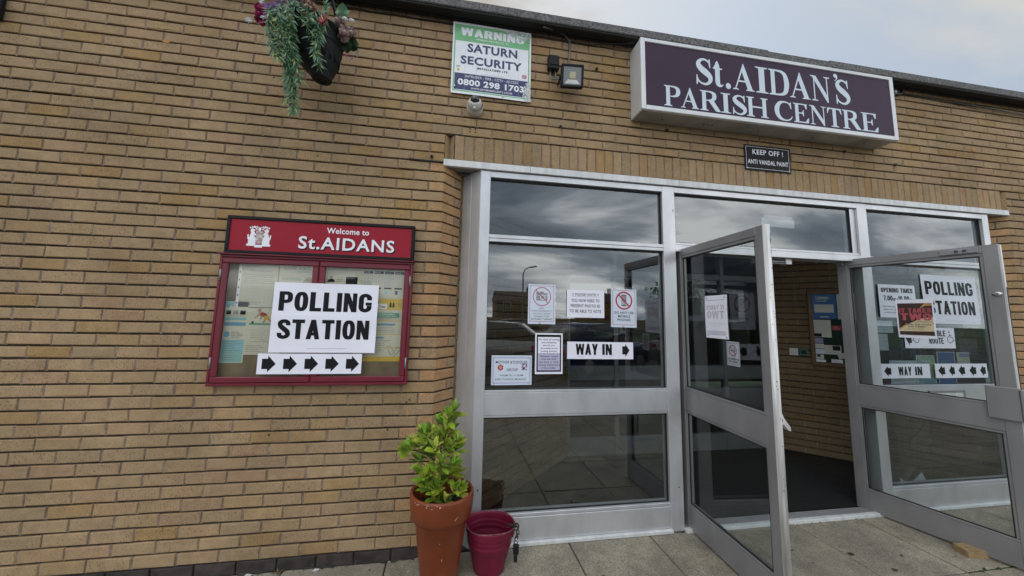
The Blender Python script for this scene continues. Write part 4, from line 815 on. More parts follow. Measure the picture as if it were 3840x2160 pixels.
def d_way2(q, g):
    arrow(q, g, .035, .11, .016, .108, .0018, 0, True); btext(q, g, 'WAY', .19, .345, .024, .1, .0018, 0, .05); btext(q, g, 'IN', .385, .463, .024, .1, .0018, 0, .05); q.quad(g, .19, .265, .009, .0105, .0018, 1)
sheet('way_in_strip', 'white WAY IN strip with the arrow pointing left, behind the open right door', 'notice', go.sub(3.714, 1.104), .546, .126, d_way2, extra=('ink', 'grey'), bend=lambda a, b: .004*math.sin(12*a))
def d_arr_l(q, g):
    for k in range(5): arrow(q, g, .03+.122*k, .105+.122*k, .014, .114, .0018, 0, True)
sheet('arrow_strip', 'white strip of five black arrows pointing left on the right hand window', 'notice', go.sub(4.321, 1.104), .617, .127, d_arr_l, bend=lambda a, b: .001+.004*math.sin(16*a))
def d_hand(q, g):
    tt(q, g, 'OPEN', .09, .17, .075, .095, .0018, 0, .0); q.quad(g, .09, .17, .07, .072, .0018, 0); tt(q, g, 'THURSDAYS @ 7:00 PM', .01, .21, .045, .06, .0018, 0); tt(q, g, '@ 3:00 PM', .12, .21, .022, .037, .0018, 0)
sheet('handwritten_hours_card', 'pale handwritten OPEN hours card under the opening times notice', 'card', gi.sub(3.69, 1.50), .235, .108, d_hand, 'paper2', extra=('grey',))
def d_pub(q, g):
    frame_(q, g, .006, .174, .008, .138, .0014, 0); tt(q, g, 'PUB INQUIRIES', .02, .165, .103, .119, .0018, 0, .0); tt(q, g, '07377 341968', .02, .165, .070, .086, .0018, 0); tt(q, g, '01942 211412', .02, .165, .037, .053, .0018, 0)
sheet('pub_inquiries_card', 'pale PUB INQUIRIES card with two telephone numbers beside the white mullion', 'card', gi.sub(3.676, 1.344), .18, .146, d_pub, 'paper2', extra=('grey',), pins=[(.165, .132), (.168, .02)])
def d_cream(q, g): frame_(q, g, .012, .288, .014, .196, .002, 1); lines(q, g, .03, .27, .03, .18, 9, .0018, 0)
gj = F((0, .069, 0))
sheet('cream_notice', 'cream notice with a thin red border peeping out behind the lower WAY IN strip', 'notice', gj.sub(3.856, 1.044), .30, .211, d_cream, 'paper2', extra=('lgrey', 'pinkred'), pins=[(.015, .2), (.15, .2), (.285, .2), (.15, .01), (.28, .01)])
def d_yb(q, g):
    q.quad(g, .008, .202, .008, .252, .0016, 1)
    for x, y in ((.08, .21), (.11, .205), (.14, .21), (.12, .18), (.1, .165)): q.poly(g, [(x+.013*math.cos(k*.524), y+.013*math.sin(k*.524)) for k in range(12)], .0019, 2)
    q.quad(g, .07, .195, .012, .045, .0019, 3)
sheet('yellow_blue_leaflet', 'yellow and blue leaflet with pale circles between the two white strips', 'leaflet', gj.sub(4.158, 1.042), .21, .26, d_yb, 'paper2', extra=('ink', 'limey', 'paper2', 'sky'), partname='print', pins=[(.01, .25), (.2, .25)])
def d_bl(q, g): q.quad(g, .008, .202, .006, .286, .0016, 1); lines(q, g, .04, .15, .19, .215, 2, .002, 0); lines(q, g, .02, .07, .045, .06, 1, .002, 0)
sheet('blue_leaflet', 'deep blue leaflet tucked behind the strip of left arrows', 'leaflet', gj.sub(4.393, 1.044), .21, .292, d_bl, 'paper2', extra=('sky', 'blue2'), bend=wave(.006, 0, 0), partname='print')
def d_tag(q, g): q.quad(g, 0.03, .15, .055, .095, .0016, 2); tt(q, g, 'LEARN TO', .06, .145, .030, .046, .0018, 0); tt(q, g, 'SAIL THIS', .06, .145, .008, .024, .0018, 0)
sheet('sailing_tag', 'small pale tag reading LEARN TO SAIL THIS above the left arrows', 'tag', gi.sub(4.625, 1.232), .152, .1, d_tag, 'oldpaper', extra=('grey', 'lgrey', 'lilac'))
sheet('window_sticker', 'small faded green sticker at the bottom right of the right hand window', 'sticker', gi.sub(4.938, 1.055), .055, .11, lambda q, g: (q.poly(g, [(.027+.018*math.cos(k*.785), .055+.02*math.sin(k*.785)) for k in range(8)], .0016, 0)), 'lgrey', extra=('teal',), partname='emblem')
sheet('faded_label', 'blank faded pale label stuck inside the middle top pane', 'label', F((0, .059, 0)).sub(2.62, 2.405, 0, -.01), .33, .075, lambda q, g: (q.quad(g, .02, .31, .07, .1, .0016, 0)), 'lgrey', extra=('grey',), partname='flap')
# on the leaves themselves
def d_two(q, g):
    q.quad(g, .009, .204, .022, .272, .0014, 1)
    q.poly(g, [(.009, .05), (.204, .055), (.204, .272), (.165, .272), (.10, .185), (.04, .10), (.009, .07)], .0016, 2); q.poly(g, [(.009, .05), (.204, .055), (.204, .165), (.13, .15), (.06, .105), (.02, .07)], .0018, 3); q.quad(g, .009, .204, .022, .048, .0019, 1)
    btext(q, g, 'IT TAKES', .016, .198, .198, .232, .0021, 4, .05); btext(q, g, 'TWO', .022, .198, .137, .192, .0022, 4, .06)
    tt(q, g, 'FABULOUS FEMALE SOUL/MOTOWN DUO', .018, .200, .123, .130, .0021, 0, .0); tt(q, g, 'Saturday 20th of June', .030, .190, .096, .113, .0021, 0, .012); tt(q, g, 'from 7:30pm', .06, .155, .079, .096, .0021, 0, .012); tt(q, g, 'Entry £5 pay on the door', .06, .152, .066, .075, .0021, 0)
dg2 = F(f2(0, 0, -.0185), f2.u, (0, 0, 1), f2.n)
sheet('show_poster', 'dark IT TAKES TWO poster with red title on the right hand door glass', 'poster', dg2.sub(.367, 1.475), .213, .303, d_two, extra=('ink', 'brown', 'gold', 'cream', 'pinkred'), bend=lambda a, b: .0015*math.sin(14*b), rot=.0, group='show posters')
def d_tworev(q, g):
    q.quad(g, .009, .204, .022, .268, .0014, 1); q.quad(g, .009, .204, .052, .262, .0015, 3)
    btext(q, g, 'IT TAKES', .016, .198, .198, .23, .0018, 2, .05, mirror=True); btext(q, g, 'TWO', .022, .198, .137, .19, .0018, 2, .06, mirror=True); tt(q, g, 'Saturday 20th of June', .030, .190, .096, .110, .0018, 2, .0, mirror=True); tt(q, g, 'from 7:30pm', .06, .155, .079, .093, .0018, 2, .0, mirror=True)
dg1 = F(f1(0, 0, -.0285), f1.u, (0, 0, 1), f1.n)
sheet('show_poster', 'white back of a poster with reversed print showing through, on the left door glass', 'poster', F(f1(0, 0, -.018), f1.u, (0, 0, 1), f1.n).sub(.337, 1.455), .228, .298, d_tworev, extra=('ink', 'ghost2', 'ghost', 'paper'), partname='print', group='show posters', pins=[(.02, .283), (.205, .283), (.02, .018), (.21, .012)], bend=lambda a, b: .003*math.sin(10*b))
def d_smoke(q, g):
    frame_(q, g, .006, .110, .010, .146, .002, 1); ringed(q, g, .058, .098, .033, 1, .006); q.quad(g, .036, .082, .094, .099, .0018, 0); q.quad(g, .068, .073, .103, .118, .0018, 0)
    tt(q, g, 'NO SMOKING', .012, .104, .038, .050, .0018, 0, .03); tt(q, g, 'OR VAPING', .018, .098, .020, .032, .0018, 0, .03)
sheet('no_smoking_sign', 'small NO SMOKING OR VAPING sign on the left door glass', 'sign', F(f1(0, 0, -.0285), f1.u, (0, 0, 1), f1.n).sub(.525, 1.287), .116, .156, d_smoke, extra=('ink', 'pinkred'))

# ------------------------------------------------------------------ security board, keep-off plate
def d_warn(q, g):
    W, H = .617, .589
    q.quad(g, .012, .605, .435, .572, .0031, 1); q.quad(g, .012, .022, .02, .435, .0031, 1); q.quad(g, .595, .605, .02, .435, .0031, 1); q.quad(g, .012, .605, .018, .028, .0031, 1); q.quad(g, .024, .593, .032, .168, .0031, 2)
    btext(q, g, 'WARNING', .06, .56, .482, .548, .0036, 3, .045); tt(q, g, 'PREMISES  PROTECTED  BY', .181, .437, .456, .470, .0036, 3, .012)
    tt(q, g, 'SATURN', .114, .506, .349, .421, .0036, 2, .036, sp=1.08); tt(q, g, 'SECURITY', .065, .545, .246, .316, .0036, 2, .036, sp=1.08); btext(q, g, 'INSTALLATIONS LTD', .191, .43, .214, .231, .0036, 0, gap=.16); tt(q, g, 'ISO 9001:2015 CERTIFIED', .223, .401, .172, .182, .0036, 4)
    tt(q, g, 'INTRUDER - FIRE - CCTV - ACCESS', .107, .515, .136, .156, .0036, 3, .002); tt(q, g, '0800 298 1703', .05, .565, .070, .122, .0036, 3, .034, sp=1.06); tt(q, g, 'WWW.SATURNSECURITY.CO.UK', .15, .475, .043, .058, .0036, 3, .015)
    tt(q, g, 'ns/', .035, .062, .215, .235, .0036, 2, .01, shear=.3); q.poly(g, [(.05+.011*math.cos(k*.524), .195+.011*math.sin(k*.524)) for k in range(12)], .0035, 5)
    q.quad(g, .545, .585, .178, .222, .0034, 3); q.quad(g, .547, .583, .2, .218, .0036, 6); tt(q, g, 'SAFE', .55, .581, .203, .215, .0038, 3); q.quad(g, .547, .583, .19, .197, .0036, 6)
    rr = random.Random(5)
    # printed film flaking off two edges
    for k in range(150):
        a, b = .43+.185*rr.random(), .0
        if k < 75:
            a = .42+.19*rr.random(); b = .575-rr.random()**1.6*(.02+.055*min(1, (a-.42)/.15))
        else:
            b = .0+.15*rr.random(); a = .615-rr.random()**1.5*(.03+.04*(1-abs(b-.06)/.1))
        s = rr.uniform(.006, .016); q.poly(g, [(a+s*rr.uniform(.3, 1)*math.cos(j*1.05), b+s*rr.uniform(.3, 1)*math.sin(j*1.05)) for j in range(6)], .0042+.00001*k, 7 if rr.random() < .82 else 8)
    for x in (.1, .19, .27, .36, .44, .52): q.quad(g, x, x+.0012, .03, .57, .0039, 8)
o = sheet('security_board', 'green, white and navy WARNING security company board with flaking corners, high on the wall', 'sign', F((0, -.008, 0)).sub(-.098, 3.245), .617, .589, d_warn, 'signw', extra=('ink', 'green', 'navy', 'signw', 'lgrey', 'yellow', 'red', 'sigw2', 'lgrey'), thick=.003, bend=lambda a, b: .006+.005*math.sin(7*a+.4)*abs(b-.3)*2, nx=20, nz=16)
def scr(pts, parent, fr):
    for (a, b, c) in pts:
        q = MB(); q.lathe((0, 0, 0), [(.007, 0), (.007, .002), (.004, .004), (0, .004)], 10, 0); p = fr(a, b, c); q.v = [tuple(p+fr.u*x+fr.v*y+fr.n*z) for x, y, z in q.v]; q.build('screw', ['steel'], parent)
scr([(-.07, 3.77, .021), (.49, 3.75, .021), (-.07, 3.3, .021), (.3, 3.262, .02)], o, WL)
def d_keep(q, g):
    frame_(q, g, .016, .447, .016, .215, .0028, 0, .0034); tt(q, g, 'KEEP OFF !', .08, .388, .145, .192, .0036, 0, .022, sp=1.1); tt(q, g, 'ANTI VANDAL PAINT', .03, .434, .058, .098, .0036, 0, .02, sp=1.12)
o = sheet('keep_off_plate', 'black KEEP OFF anti vandal paint plate with a white border under the big sign', 'sign', F((0, -.003, 0)).sub(2.424, 2.876), .463, .231, d_keep, 'blk', extra=('signw',), thick=.003, bend=lambda a, b: .002*math.sin(5*a))
scr([(2.445, 2.892, .0065), (2.868, 2.892, .0065)], o, WL)

# ------------------------------------------------------------------ notice board
NB = empty('notice_board', (-.9, 0, 1.11), 'red framed glazed notice board with a red and black welcome header', 'notice board')
mb = MB(); yb = .055
mb.box(WL, -1.494, -.300, 1.11, 1.128, .004, yb, 0, .003); mb.box(WL, -1.494, -.300, 1.915, 1.932, .004, yb, 0, .003); mb.box(WL, -1.494, -1.478, 1.1285, 1.9145, .004, yb, 0, .003); mb.box(WL, -.316, -.300, 1.1285, 1.9145, .004, yb, 0, .003); mb.box(WL, -1.502, -.292, 1.931, 1.940, .004, yb+.02, 0, .003)
mb.box(WL, -1.478, -.316, 1.1285, 1.9145, .004, .016, 1); mb.box(WL, -.905, -.893, 1.1285, 1.9145, .016, yb-.01, 0); mb.build('cabinet', ['maroon', 'cork'], NB)
for nm, a0, a1 in (('left', -1.476, -.9035), ('right', -.8985, -.318)):
    q = MB(); b0, b1 = 1.130, 1.913; t = .036; c0, c1 = yb-.016, yb+.004
    for x0, x1, y0, y1 in ((a0, a1, b0, b0+t), (a0, a1, b1-t, b1), (a0, a0+t, b0+t+.0005, b1-t-.0005), (a1-t, a1, b0+t+.0005, b1-t-.0005)): q.box(WL, x0, x1, y0, y1, c0, c1, 0, .005)
    d_ = q.build('door', ['maroon'], NB)
    q = MB(); q.box(WL, a0+t-.003, a1-t+.003, b0+t-.003, b1-t+.003, c0+.004, c0+.008, 0); q.build('pane', ['glass_b'], d_)
    hx_ = a0-.004 if nm == 'left' else a1+.004
    for z in (1.25, 1.80):
        q = MB(); q.tube([WL(hx_, z-.035, yb+.003), WL(hx_, z+.035, yb+.003)], .006, 8, 0); q.build('hinge', ['alu_d'], d_)
mb = MB(); hf_ = F((-1.483, 0, 1.943)); W_, H_ = 1.184, .249
mb.box(hf_, 0, W_, 0, .022, .004, .048, 0, .004); mb.box(hf_, 0, W_, H_-.022, H_, .004, .048, 0, .004); mb.box(hf_, 0, .022, .0225, H_-.0225, .004, .048, 0, .004); mb.box(hf_, W_-.022, W_, .0225, H_-.0225, .004, .048, 0, .004)
mb.box(hf_, .02, W_-.02, .02, H_-.02, .004, .040, 1); hd = mb.build('header', ['blk', 'mred'], NB)
mb = MB(); hg = F((-1.483, -.040, 1.943))
tt(mb, hg, 'Welcome to', .606, .878, .163, .203, .0008, 0, .02); tt(mb, hg, 'St.AIDANS', .442, 1.058, .042, .128, .0006, 1, .022, sp=1.12); tt(mb, hg, 'St.AIDANS', .436, 1.050, .050, .136, .0014, 0, .020, sp=1.12)
mb.build('lettering', ['signw', 'ink'], hd)
# worn white heraldic crest: two supporters, crowned helm and sprays of leaves, a scraped shield
mb = MB()
for s in (1, -1):
    X = lambda a: .196+s*a
    def pp(pts, c, m=0): mb.poly(hg, [(X(a), b) for a, b in (pts if s > 0 else pts[::-1])], c, m)
    pp([(.020, .055), (.06, .055), (.064, .085), (.058, .115), (.05, .142), (.036, .152), (.026, .14), (.030, .118), (.018, .105)], .0008)
    pp([(.036, .142), (.050, .142), (.056, .156), (.048, .168), (.036, .166), (.032, .154)], .0009)
    pp([(.052, .085), (.068, .098), (.071, .125), (.064, .132), (.062, .112), (.05, .1)], .001)
    pp([(.055, .055), (.073, .058), (.07, .066), (.058, .072)], .0011); pp([(.01, .118), (.034, .128), (.034, .137), (.012, .132)], .00115)
    for k in range(9):
        a = .018+.004*k+.01*math.sin(k*2.1); b = .165+.012*math.sin(k*1.3)+.004*(k % 3); pp([(a-.007, b), (a, b-.005), (a+.008, b+.002), (a+.002, b+.008)], .0012+.00003*k)
mb.poly(hg, [(.196-.07, .053), (.196+.07, .053), (.196+.066, .062), (.196-.066, .062)], .0014, 0); mb.poly(hg, [(.196-.024, .044), (.196+.024, .044), (.196+.022, .058), (.196-.022, .058)], .0016, 0)
mb.poly(hg, [(.196-.02, .07), (.196+.02, .07), (.196+.024, .15), (.196-.02, .155)], .0018, 1)
mb.poly(hg, [(.196-.007, .155), (.196+.007, .155), (.196+.009, .182), (.196, .175), (.196-.009, .182)], .002, 0)
for k in range(5): mb.poly(hg, [(.18+.007*k, .075+.013*(k % 3)), (.187+.007*k, .073+.013*(k % 3)), (.186+.007*k, .09+.012*(k % 3))], .0022+.0001*k, 2)
mb.build('crest', ['signw', 'flk', 'pinkred'], hd)
gb = F((0, -.0175, 0))
def d_loop(q, g):
    q.quad(g, .002, .018, .0, .262, .0016, 1); [q.quad(g, .006, .012, .02+.05*k, .03+.05*k, .0019, 0) for k in range(5)]
    tt(q, g, 'Bee in the Loop', .065, .2, .228, .247, .0018, 2, .0, shear=.25)
    for i, s in enumerate(('Bee In The Loop is your direct line to', 'your neighbourhood policing team', 'and will keep you in the loop about', 'what is happening on your street', 'and in your local community.')): tt(q, g, s, .032+.004*(i % 3), .218-.006*(i % 3), .205-.0135*i, .2145-.0135*i, .0018, 2, .02)
    for i, s in enumerate(('Be amongst the first to know about', 'incidents and emergencies', 'Contact your local officers', 'and get involved in', 'making local priorities', 'Receive targeted crime', 'prevention advice')): tt(q, g, s, .058, .058+.0038*len(s), .128-.0125*i-.008*(i > 1)-.006*(i > 4), .1355-.0125*i-.008*(i > 1)-.006*(i > 4), .0018, 3)
    tt(q, g, 'SIGN UP TO RECEIVE FREE', .03, .15, .026, .034, .0018, 2, .02); tt(q, g, 'TEXT OR EMAIL ALERTS', .03, .135, .014, .022, .0018, 2, .02)
    frame_(q, g, .165, .218, .02, .115, .003, 3); tt(q, g, 'BEE IN THE LOOP', .15, .215, .004, .012, .0018, 3, .02)
def nsheet(*a, **k): return sheet(*a, **k)
sheet('policing_leaflet', 'grey policing newsletter page in the top left of the red notice board', 'leaflet', gb.sub(-1.396, 1.60), .236, .282, d_loop, 'oldpaper', extra=('ink', 'signw', 'grey', 'lgrey'))
def d_stars(q, g):
    tt(q, g, 'Little Stars', .03, .188, .078, .108, .0018, 1, .015); q.quad(g, .01, .19, .069, .0705, .0018, 2); q.quad(g, .11, .19, .062, .065, .0018, 3); tt(q, g, 'Little Stars Toddler Group', .02, .185, .035, .047, .0018, 2); q.quad(g, .02, .19, .029, .030, .0018, 1); tt(q, g, 'MONDAYS 9:30am - 11am', .02, .185, .008, .022, .0018, 4)
sheet('toddler_poster', 'pale hand lettered toddler group poster at the top of the left board door', 'poster', gb.sub(-1.155, 1.62), .204, .264, lambda q, g: d_stars(q, F(g(0, .155), (1, 0, 0), (0, 0, 1), (0, -1, 0))), 'oldpaper', extra=('ink', 'grey', 'ghost', 'sky', 'teal'))
def d_well(q, g):
    q.quad(g, .003, .127, .07, .145, .0014, 1); q.quad(g, .003, .125, .003, .145, .0013, 4); q.quad(g, .003, .127, .232, .254, .0016, 2); q.quad(g, .003, .127, .268, .284, .0016, 1); q.quad(g, .0, .05, .362, .386, .0016, 1)
    for k in range(3): q.quad(g, .008+.04*k, .036+.042*k, .303, .33, .0017, 3 if k != 1 else 5); 
    tt(q, g, 'Wellbeing Choir', .03, .118, .352, .366, .0018, 5, .0, shear=.2); q.poly(g, [(.016+.011*math.cos(k*.524), .357+.011*math.sin(k*.524)) for k in range(12)], .0017, 2)
    q.poly(g, [(.024+.017*math.cos(k*.524), .178+.019*math.sin(k*.524)) for k in range(12)], .0017, 2)
    for i, s in enumerate(('GREATER', 'MANCHESTER', 'BEREAVEMENT', 'SERVICE')): tt(q, g, s, .05, .05+.0065*len(s), .187-.0105*i, .195-.0105*i, .0018, 5, .02)
    lines(q, g, .012, .115, .012, .14, 9, .0018, 5, h=.3, jag=.5); lines(q, g, .012, .115, .29, .298, 1, .0018, 5, h=.4)
sheet('wellbeing_leaflet', 'tall white and turquoise leaflet at the lower left of the red notice board', 'leaflet', gb.sub(-1.449, 1.247, 0), .131, .387, d_well, 'oldpaper', extra=('ink', 'cyan', 'sky', 'ink', 'aqua', 'grey'))
def d_bowl(q, g):
    q.quad(g, .015, .17, .188, .2, .0016, 1)
    P = lambda pts, c, m: q.poly(g, pts, c, m)
    P([(.072, .262), (.084, .272), (.112, .262), (.12, .248), (.095, .24), (.076, .246)], .0018, 2); P([(.096, .244), (.12, .25), (.134, .236), (.126, .222), (.1, .222)], .0019, 3)
    P([(.078, .262), (.07, .25), (.045, .228), (.042, .233), (.062, .255), (.072, .265)], .002, 4); P([(.082, .25), (.09, .25), (.086, .232), (.08, .222), (.074, .228)], .0021, 4); P([(.1, .224), (.112, .224), (.106, .206), (.1, .2), (.092, .202)], .0022, 4); P([(.122, .224), (.132, .23), (.15, .206), (.144, .202)], .0023, 4)
    q.poly(g, [(.07+.012*math.cos(k*.524), .279+.012*math.sin(k*.524)) for k in range(12)], .0024, 4); P([(.056, .282), (.082, .284), (.078, .294), (.064, .294)], .0025, 5); q.poly(g, [(.035+.007*math.cos(k*.524), .205+.007*math.sin(k*.524)) for k in range(12)], .0024, 0)
    for i, s in enumerate(('LADIES', '"TRICIA" BOWLING SESSIONS @ ST A', 'THURSDAY 17th APRIL 6-7pm', 'TUESDAY 22nd APRIL 10-11.30am', 'THURSDAY 24th APRIL 6-7 pm', 'TUESDAY 29th APRIL 10-11.30am', 'ALL WELCOME!!', 'LOOK FORWARD TO SEEING YOU')): tt(q, g, s, .1-.0022*len(s)-.01, .09+.0022*len(s), .166-.0125*i, .172-.0125*i, .0018, 6, .01)
    lines(q, g, .008, .13, .012, .062, 4, .0018, 6, h=.3, jag=.5)
sheet('bowling_poster', 'white bowling sessions poster with a bending bowler, left side of the notice board', 'poster', gb.sub(-1.318, 1.298), .21, .297, d_bowl, 'oldpaper', extra=('ink', 'teal', 'redfl', 'yellow', 'skin', 'grey', 'grey'))
def d_help(q, g):
    q.quad(g, .0, .225, .285, .287, .0016, 1); tt(q, g, 'Councillor advice', .045, .13, .290, .297, .0018, 1); q.quad(g, .15, .2, .284, .288, .0018, 3); tt(q, g, 'Do you need help, advice or', .03, .14, .262, .269, .0018, 1); tt(q, g, 'information?', .03, .085, .251, .258, .0018, 1)
    q.poly(g, [(.036+.011*math.cos(k*.524), .233+.012*math.sin(k*.524)) for k in range(12)], .0018, 2); q.poly(g, [(.012, .2), (.062, .2), (.055, .217), (.04, .223), (.022, .217)], .0019, 0); q.quad(g, .13, .205, .19, .238, .0018, 0); lines(q, g, .07, .12, .2, .235, 3, .0018, 1, h=.3)
sheet('advice_poster', 'white advice poster with a small portrait at the top of the right board door', 'poster', gb.sub(-.868, 1.58), .228, .30, d_help, 'oldpaper', extra=('ink', 'grey', 'skin', 'yellow'))
def d_bins(q, g):
    for k, (s, m) in enumerate((('Blue Bin', 1), ('Brown Bin', 2), ('Green Bin', 1), ('Black Bin', 2))):
        x = .012+.069*k; q.quad(g, x, x+.062, .17, .188, .0017, 0); tt(q, g, s, x+.004, x+.042, .176, .184, .002, 3)
        for i in range(2):
            for j in range(3): frame_(q, g, x+.002+.03*i, x+.03+.03*i, .082+.028*j, .108+.028*j, .0014, m); q.poly(g, [(x+.016+.03*i+.008*math.cos(t_*1.05+k+j), .095+.028*j+.006*math.sin(t_*1.05+k)) for t_ in range(5)], .0018, 2)
        q.quad(g, x, x+.05, .066, .076, .0017, 0); q.poly(g, [(x+.006, .03), (x+.022, .03), (x+.025, .055), (x+.004, .055)], .0018, (1, 2, 4, 5)[k]); lines(q, g, x+.03, x+.06, .025, .06, 5, .0018, 2, h=.3)
sheet('bin_guide', 'white waste bin guide with four columns of small icons on the notice board', 'leaflet', gb.sub(-.638, 1.677), .287, .2, d_bins, 'oldpaper', extra=('ink', 'sky', 'lgrey', 'signw', 'cyan', 'navy'))
def d_yel(q, g):
    q.quad(g, 0, .31, .345, .42, .0014, 1); q.quad(g, 0, .31, 0, .032, .0014, 1); q.quad(g, .302, .31, .032, .345, .0014, 1); q.quad(g, 0, .302, .268, .272, .0014, 1); q.quad(g, 0, .302, .178, .182, .0014, 1); q.quad(g, 0, .302, .09, .094, .0014, 1)
    q.quad(g, .03, .2, .35, .385, .0016, 2); tt(q, g, 'Here for You', .05, .187, .358, .376, .0018, 0, .03); q.quad(g, .08, .155, .39, .404, .0016, 3); tt(q, g, 'We can be', .09, .15, .393, .401, .0019, 2)
    tt(q, g, 'Wigan', .254, .298, .381, .392, .0018, 0, .0); tt(q, g, 'Council', .254, .302, .368, .377, .0018, 0, .0)
    for s in (1, -1): q.poly(g, [(.232+s*a, b) for a, b in ([(.002, .362), (.018, .362), (.016, .385), (.01, .398), (.004, .39)] if s > 0 else [(.002, .362), (.004, .39), (.01, .398), (.016, .385), (.018, .362)])], .0018, 0)
    q.quad(g, .05, .285, .292, .325, .0016, 4); q.quad(g, .05, .26, .238, .252, .0016, 3); q.quad(g, .05, .19, .15, .163, .0016, 3)
    lines(q, g, .06, .27, .296, .322, 2, .0018, 2, h=.3, jag=.1)
    lines(q, g, .06, .28, .274, .29, 2, .0018, 5, h=.3); lines(q, g, .06, .28, .188, .232, 4, .0018, 5, h=.28); lines(q, g, .06, .25, .1, .145, 4, .0018, 5, h=.28); lines(q, g, .06, .2, .04, .085, 4, .0018, 5, h=.28)
    for pts in ([(.215, .1), (.235, .105), (.262, .06), (.24, .04)], [(.262, .03), (.27, .085), (.285, .095), (.305, .08)]):
        for a, b in zip(pts, pts[1:]+pts[:1]):
            d = Vector((b[0]-a[0], b[1]-a[1])).normalized(); n_ = Vector((-d.y, d.x))*.0008; q.add([g(a[0]-n_.x, a[1]-n_.y, .002), g(b[0]-n_.x, b[1]-n_.y, .002), g(b[0]+n_.x, b[1]+n_.y, .002), g(a[0]+n_.x, a[1]+n_.y, .002)], [(0, 1, 2, 3)], 0)
sheet('council_poster', 'yellow and white council support poster on the right side of the notice board', 'poster', gb.sub(-.66, 1.257), .31, .42, d_yel, 'oldpaper', extra=('ink', 'yellow', 'signw', 'sky', 'teal', 'grey'), pins=[(.09, .03), (.17, .028)])
gn = F((0, -.0605, 0))
foldb = lambda a, b: .0045-.004*min(1, abs(b-.224)/.05)+.0015*math.sin(6*a)+(.006*max(0, (a-.5)/.14)*max(0, (.12-b)/.12))
sheet('polling_station_poster', 'large white POLLING STATION poster folded across its middle, over the red notice board', 'poster', gn.sub(-1.157, 1.317), .643, .447, lambda q, g: d_poll(q, g, .643, .447), extra=('ink', 'grey'), group='polling station posters', bend=foldb, nx=20, nz=20)
def d_arr(q, g):
    for k in range(5): arrow(q, g, .027+.1245*k, .108+.1245*k, .012, .115, .0018, 0)
sheet('arrow_strip', 'white strip of five black arrows pointing right under the polling station poster', 'notice', gn.sub(-1.213, 1.183), .621, .127, d_arr, bend=wave(.0015, 8))

# ------------------------------------------------------------------ wall fittings
FL = empty('floodlight', (.82, 0, 3.34), 'small black LED floodlight tilted down beside the security board', 'lamp')
n_ = Vector((-.1, -1, -.16)).normalized(); u_ = Vector((1, -.1, .0)).normalized(); u_ = (u_-n_*u_.dot(n_)).normalized(); v_ = n_.cross(u_)*-1
v_ = u_.cross(n_)*-1 if u_.cross(n_).z < 0 else u_.cross(n_)
ff = F((.826, -.125, 3.436), u_, v_, n_)
mb = MB(); mb.box(ff, -.088, .088, -.088, .088, -.035, -.004, 0, .006); mb.box(ff, -.088, .088, .07, .088, -.004, .006, 0, .003); mb.box(ff, -.088, .088, -.088, -.07, -.004, .006, 0, .003); mb.box(ff, -.088, -.07, -.07, .07, -.004, .006, 0, .003); mb.box(ff, .07, .088, -.07, .07, -.004, .006, 0, .003)
for k in range(6): mb.box(ff, -.06+.022*k, -.054+.022*k, -.06, .06, -.05, -.034, 0)
mb.build('housing', ['blk'], FL)
mb = MB(); mb.box(ff, -.071, .071, -.071, .071, -.003, 0, 0); mb.poly(ff, [(-.06, -.06), (.06, -.06), (.035, -.03), (-.035, -.03)], .0006, 2); mb.build('lens', ['lampg', 'led', 'plas'], FL)
mb = MB(); mb.box(ff, -.022, .024, -.02, .03, .0008, .002, 0); mb.build('chip', ['led'], FL)
mb = MB(); mb.tube([ff(-.092, .0, -.02), WL(.74, 3.43, .08), WL(.745, 3.43, .005)], .008, 8, 0); mb.build('bracket', ['blkm'], FL)
mb = MB(); jb = F((.655, -.004, 3.53)); mb.box(jb, 0, .088, 0, .116, 0, .05, 0, .006); mb.box(jb, .004, .084, .03, .112, .05, .056, 0, .004)
for x in (.02, .06): mb.tube([jb(x, 0, .025), jb(x, -.016, .025)], .012, 10, 0)
for x, y in ((.012, .09), (.076, .085)): mb.tube([jb(x, y, .0555), jb(x, y, .0575)], .004, 8, 1)
JB = mb.build('junction_box', ['blk', 'ink'], loc=(.7, 0, 3.53)); tag(JB, 'dark grey weatherproof junction box left of the floodlight', 'junction box')
mb = MB(); mb.tube([(.674, -.03, 3.515), (.674, -.035, 3.465), (.69, -.05, 3.44), (.735, -.07, 3.432), (.76, -.09, 3.43)], .006, 8, 0); mb.tube([(.715, -.03, 3.515), (.716, -.04, 3.47), (.735, -.06, 3.445), (.765, -.09, 3.44)], .006, 8, 0); mb.build('flex', ['pframe'], JB)
mb = MB(); mb.tube([WL(.6, 3.842, .09), WL(.70, 3.868, .05), WL(.78, 3.862, .03), WL(.828, 3.835, .012), WL(.843, 3.80, .01), WL(.842, 3.7, .01), WL(.826, 3.58, .012), WL(.822, 3.53, .03), WL(.825, 3.47, .09)], .0068, 8, 0); mb.box(WL, .833, .853, 3.815, 3.825, .002, .02, 0)
tag(mb.build('lamp_cable', ['pframe'], loc=(.82, 0, 3.53)), 'grey cable dropping from the eaves to the back of the floodlight', 'cable')
mb = MB()
def wob(x0, x1, z0, z1, n, c=.008): return [WL(x0+(x1-x0)*i/n, z0+(z1-z0)*i/n+random.uniform(-.004, .004), c+random.uniform(-.002, .003)) for i in range(n+1)]
mb.tube(wob(-1.7, .42, 3.822, 3.822, 24), .006, 6, 0); mb.tube([WL(.52, 3.826, .008), WL(.85, 3.824, .008), WL(1.05, 3.817, .01), WL(1.13, 3.832, .03), WL(1.30, 3.838, .05), WL(1.37, 3.838, .08)], .0058, 6, 0)
tag(mb.build('eaves_cable', ['blkm'], loc=(-.1, 0, 3.82)), 'thin black cable clipped along the top brick course behind the security board', 'cable')
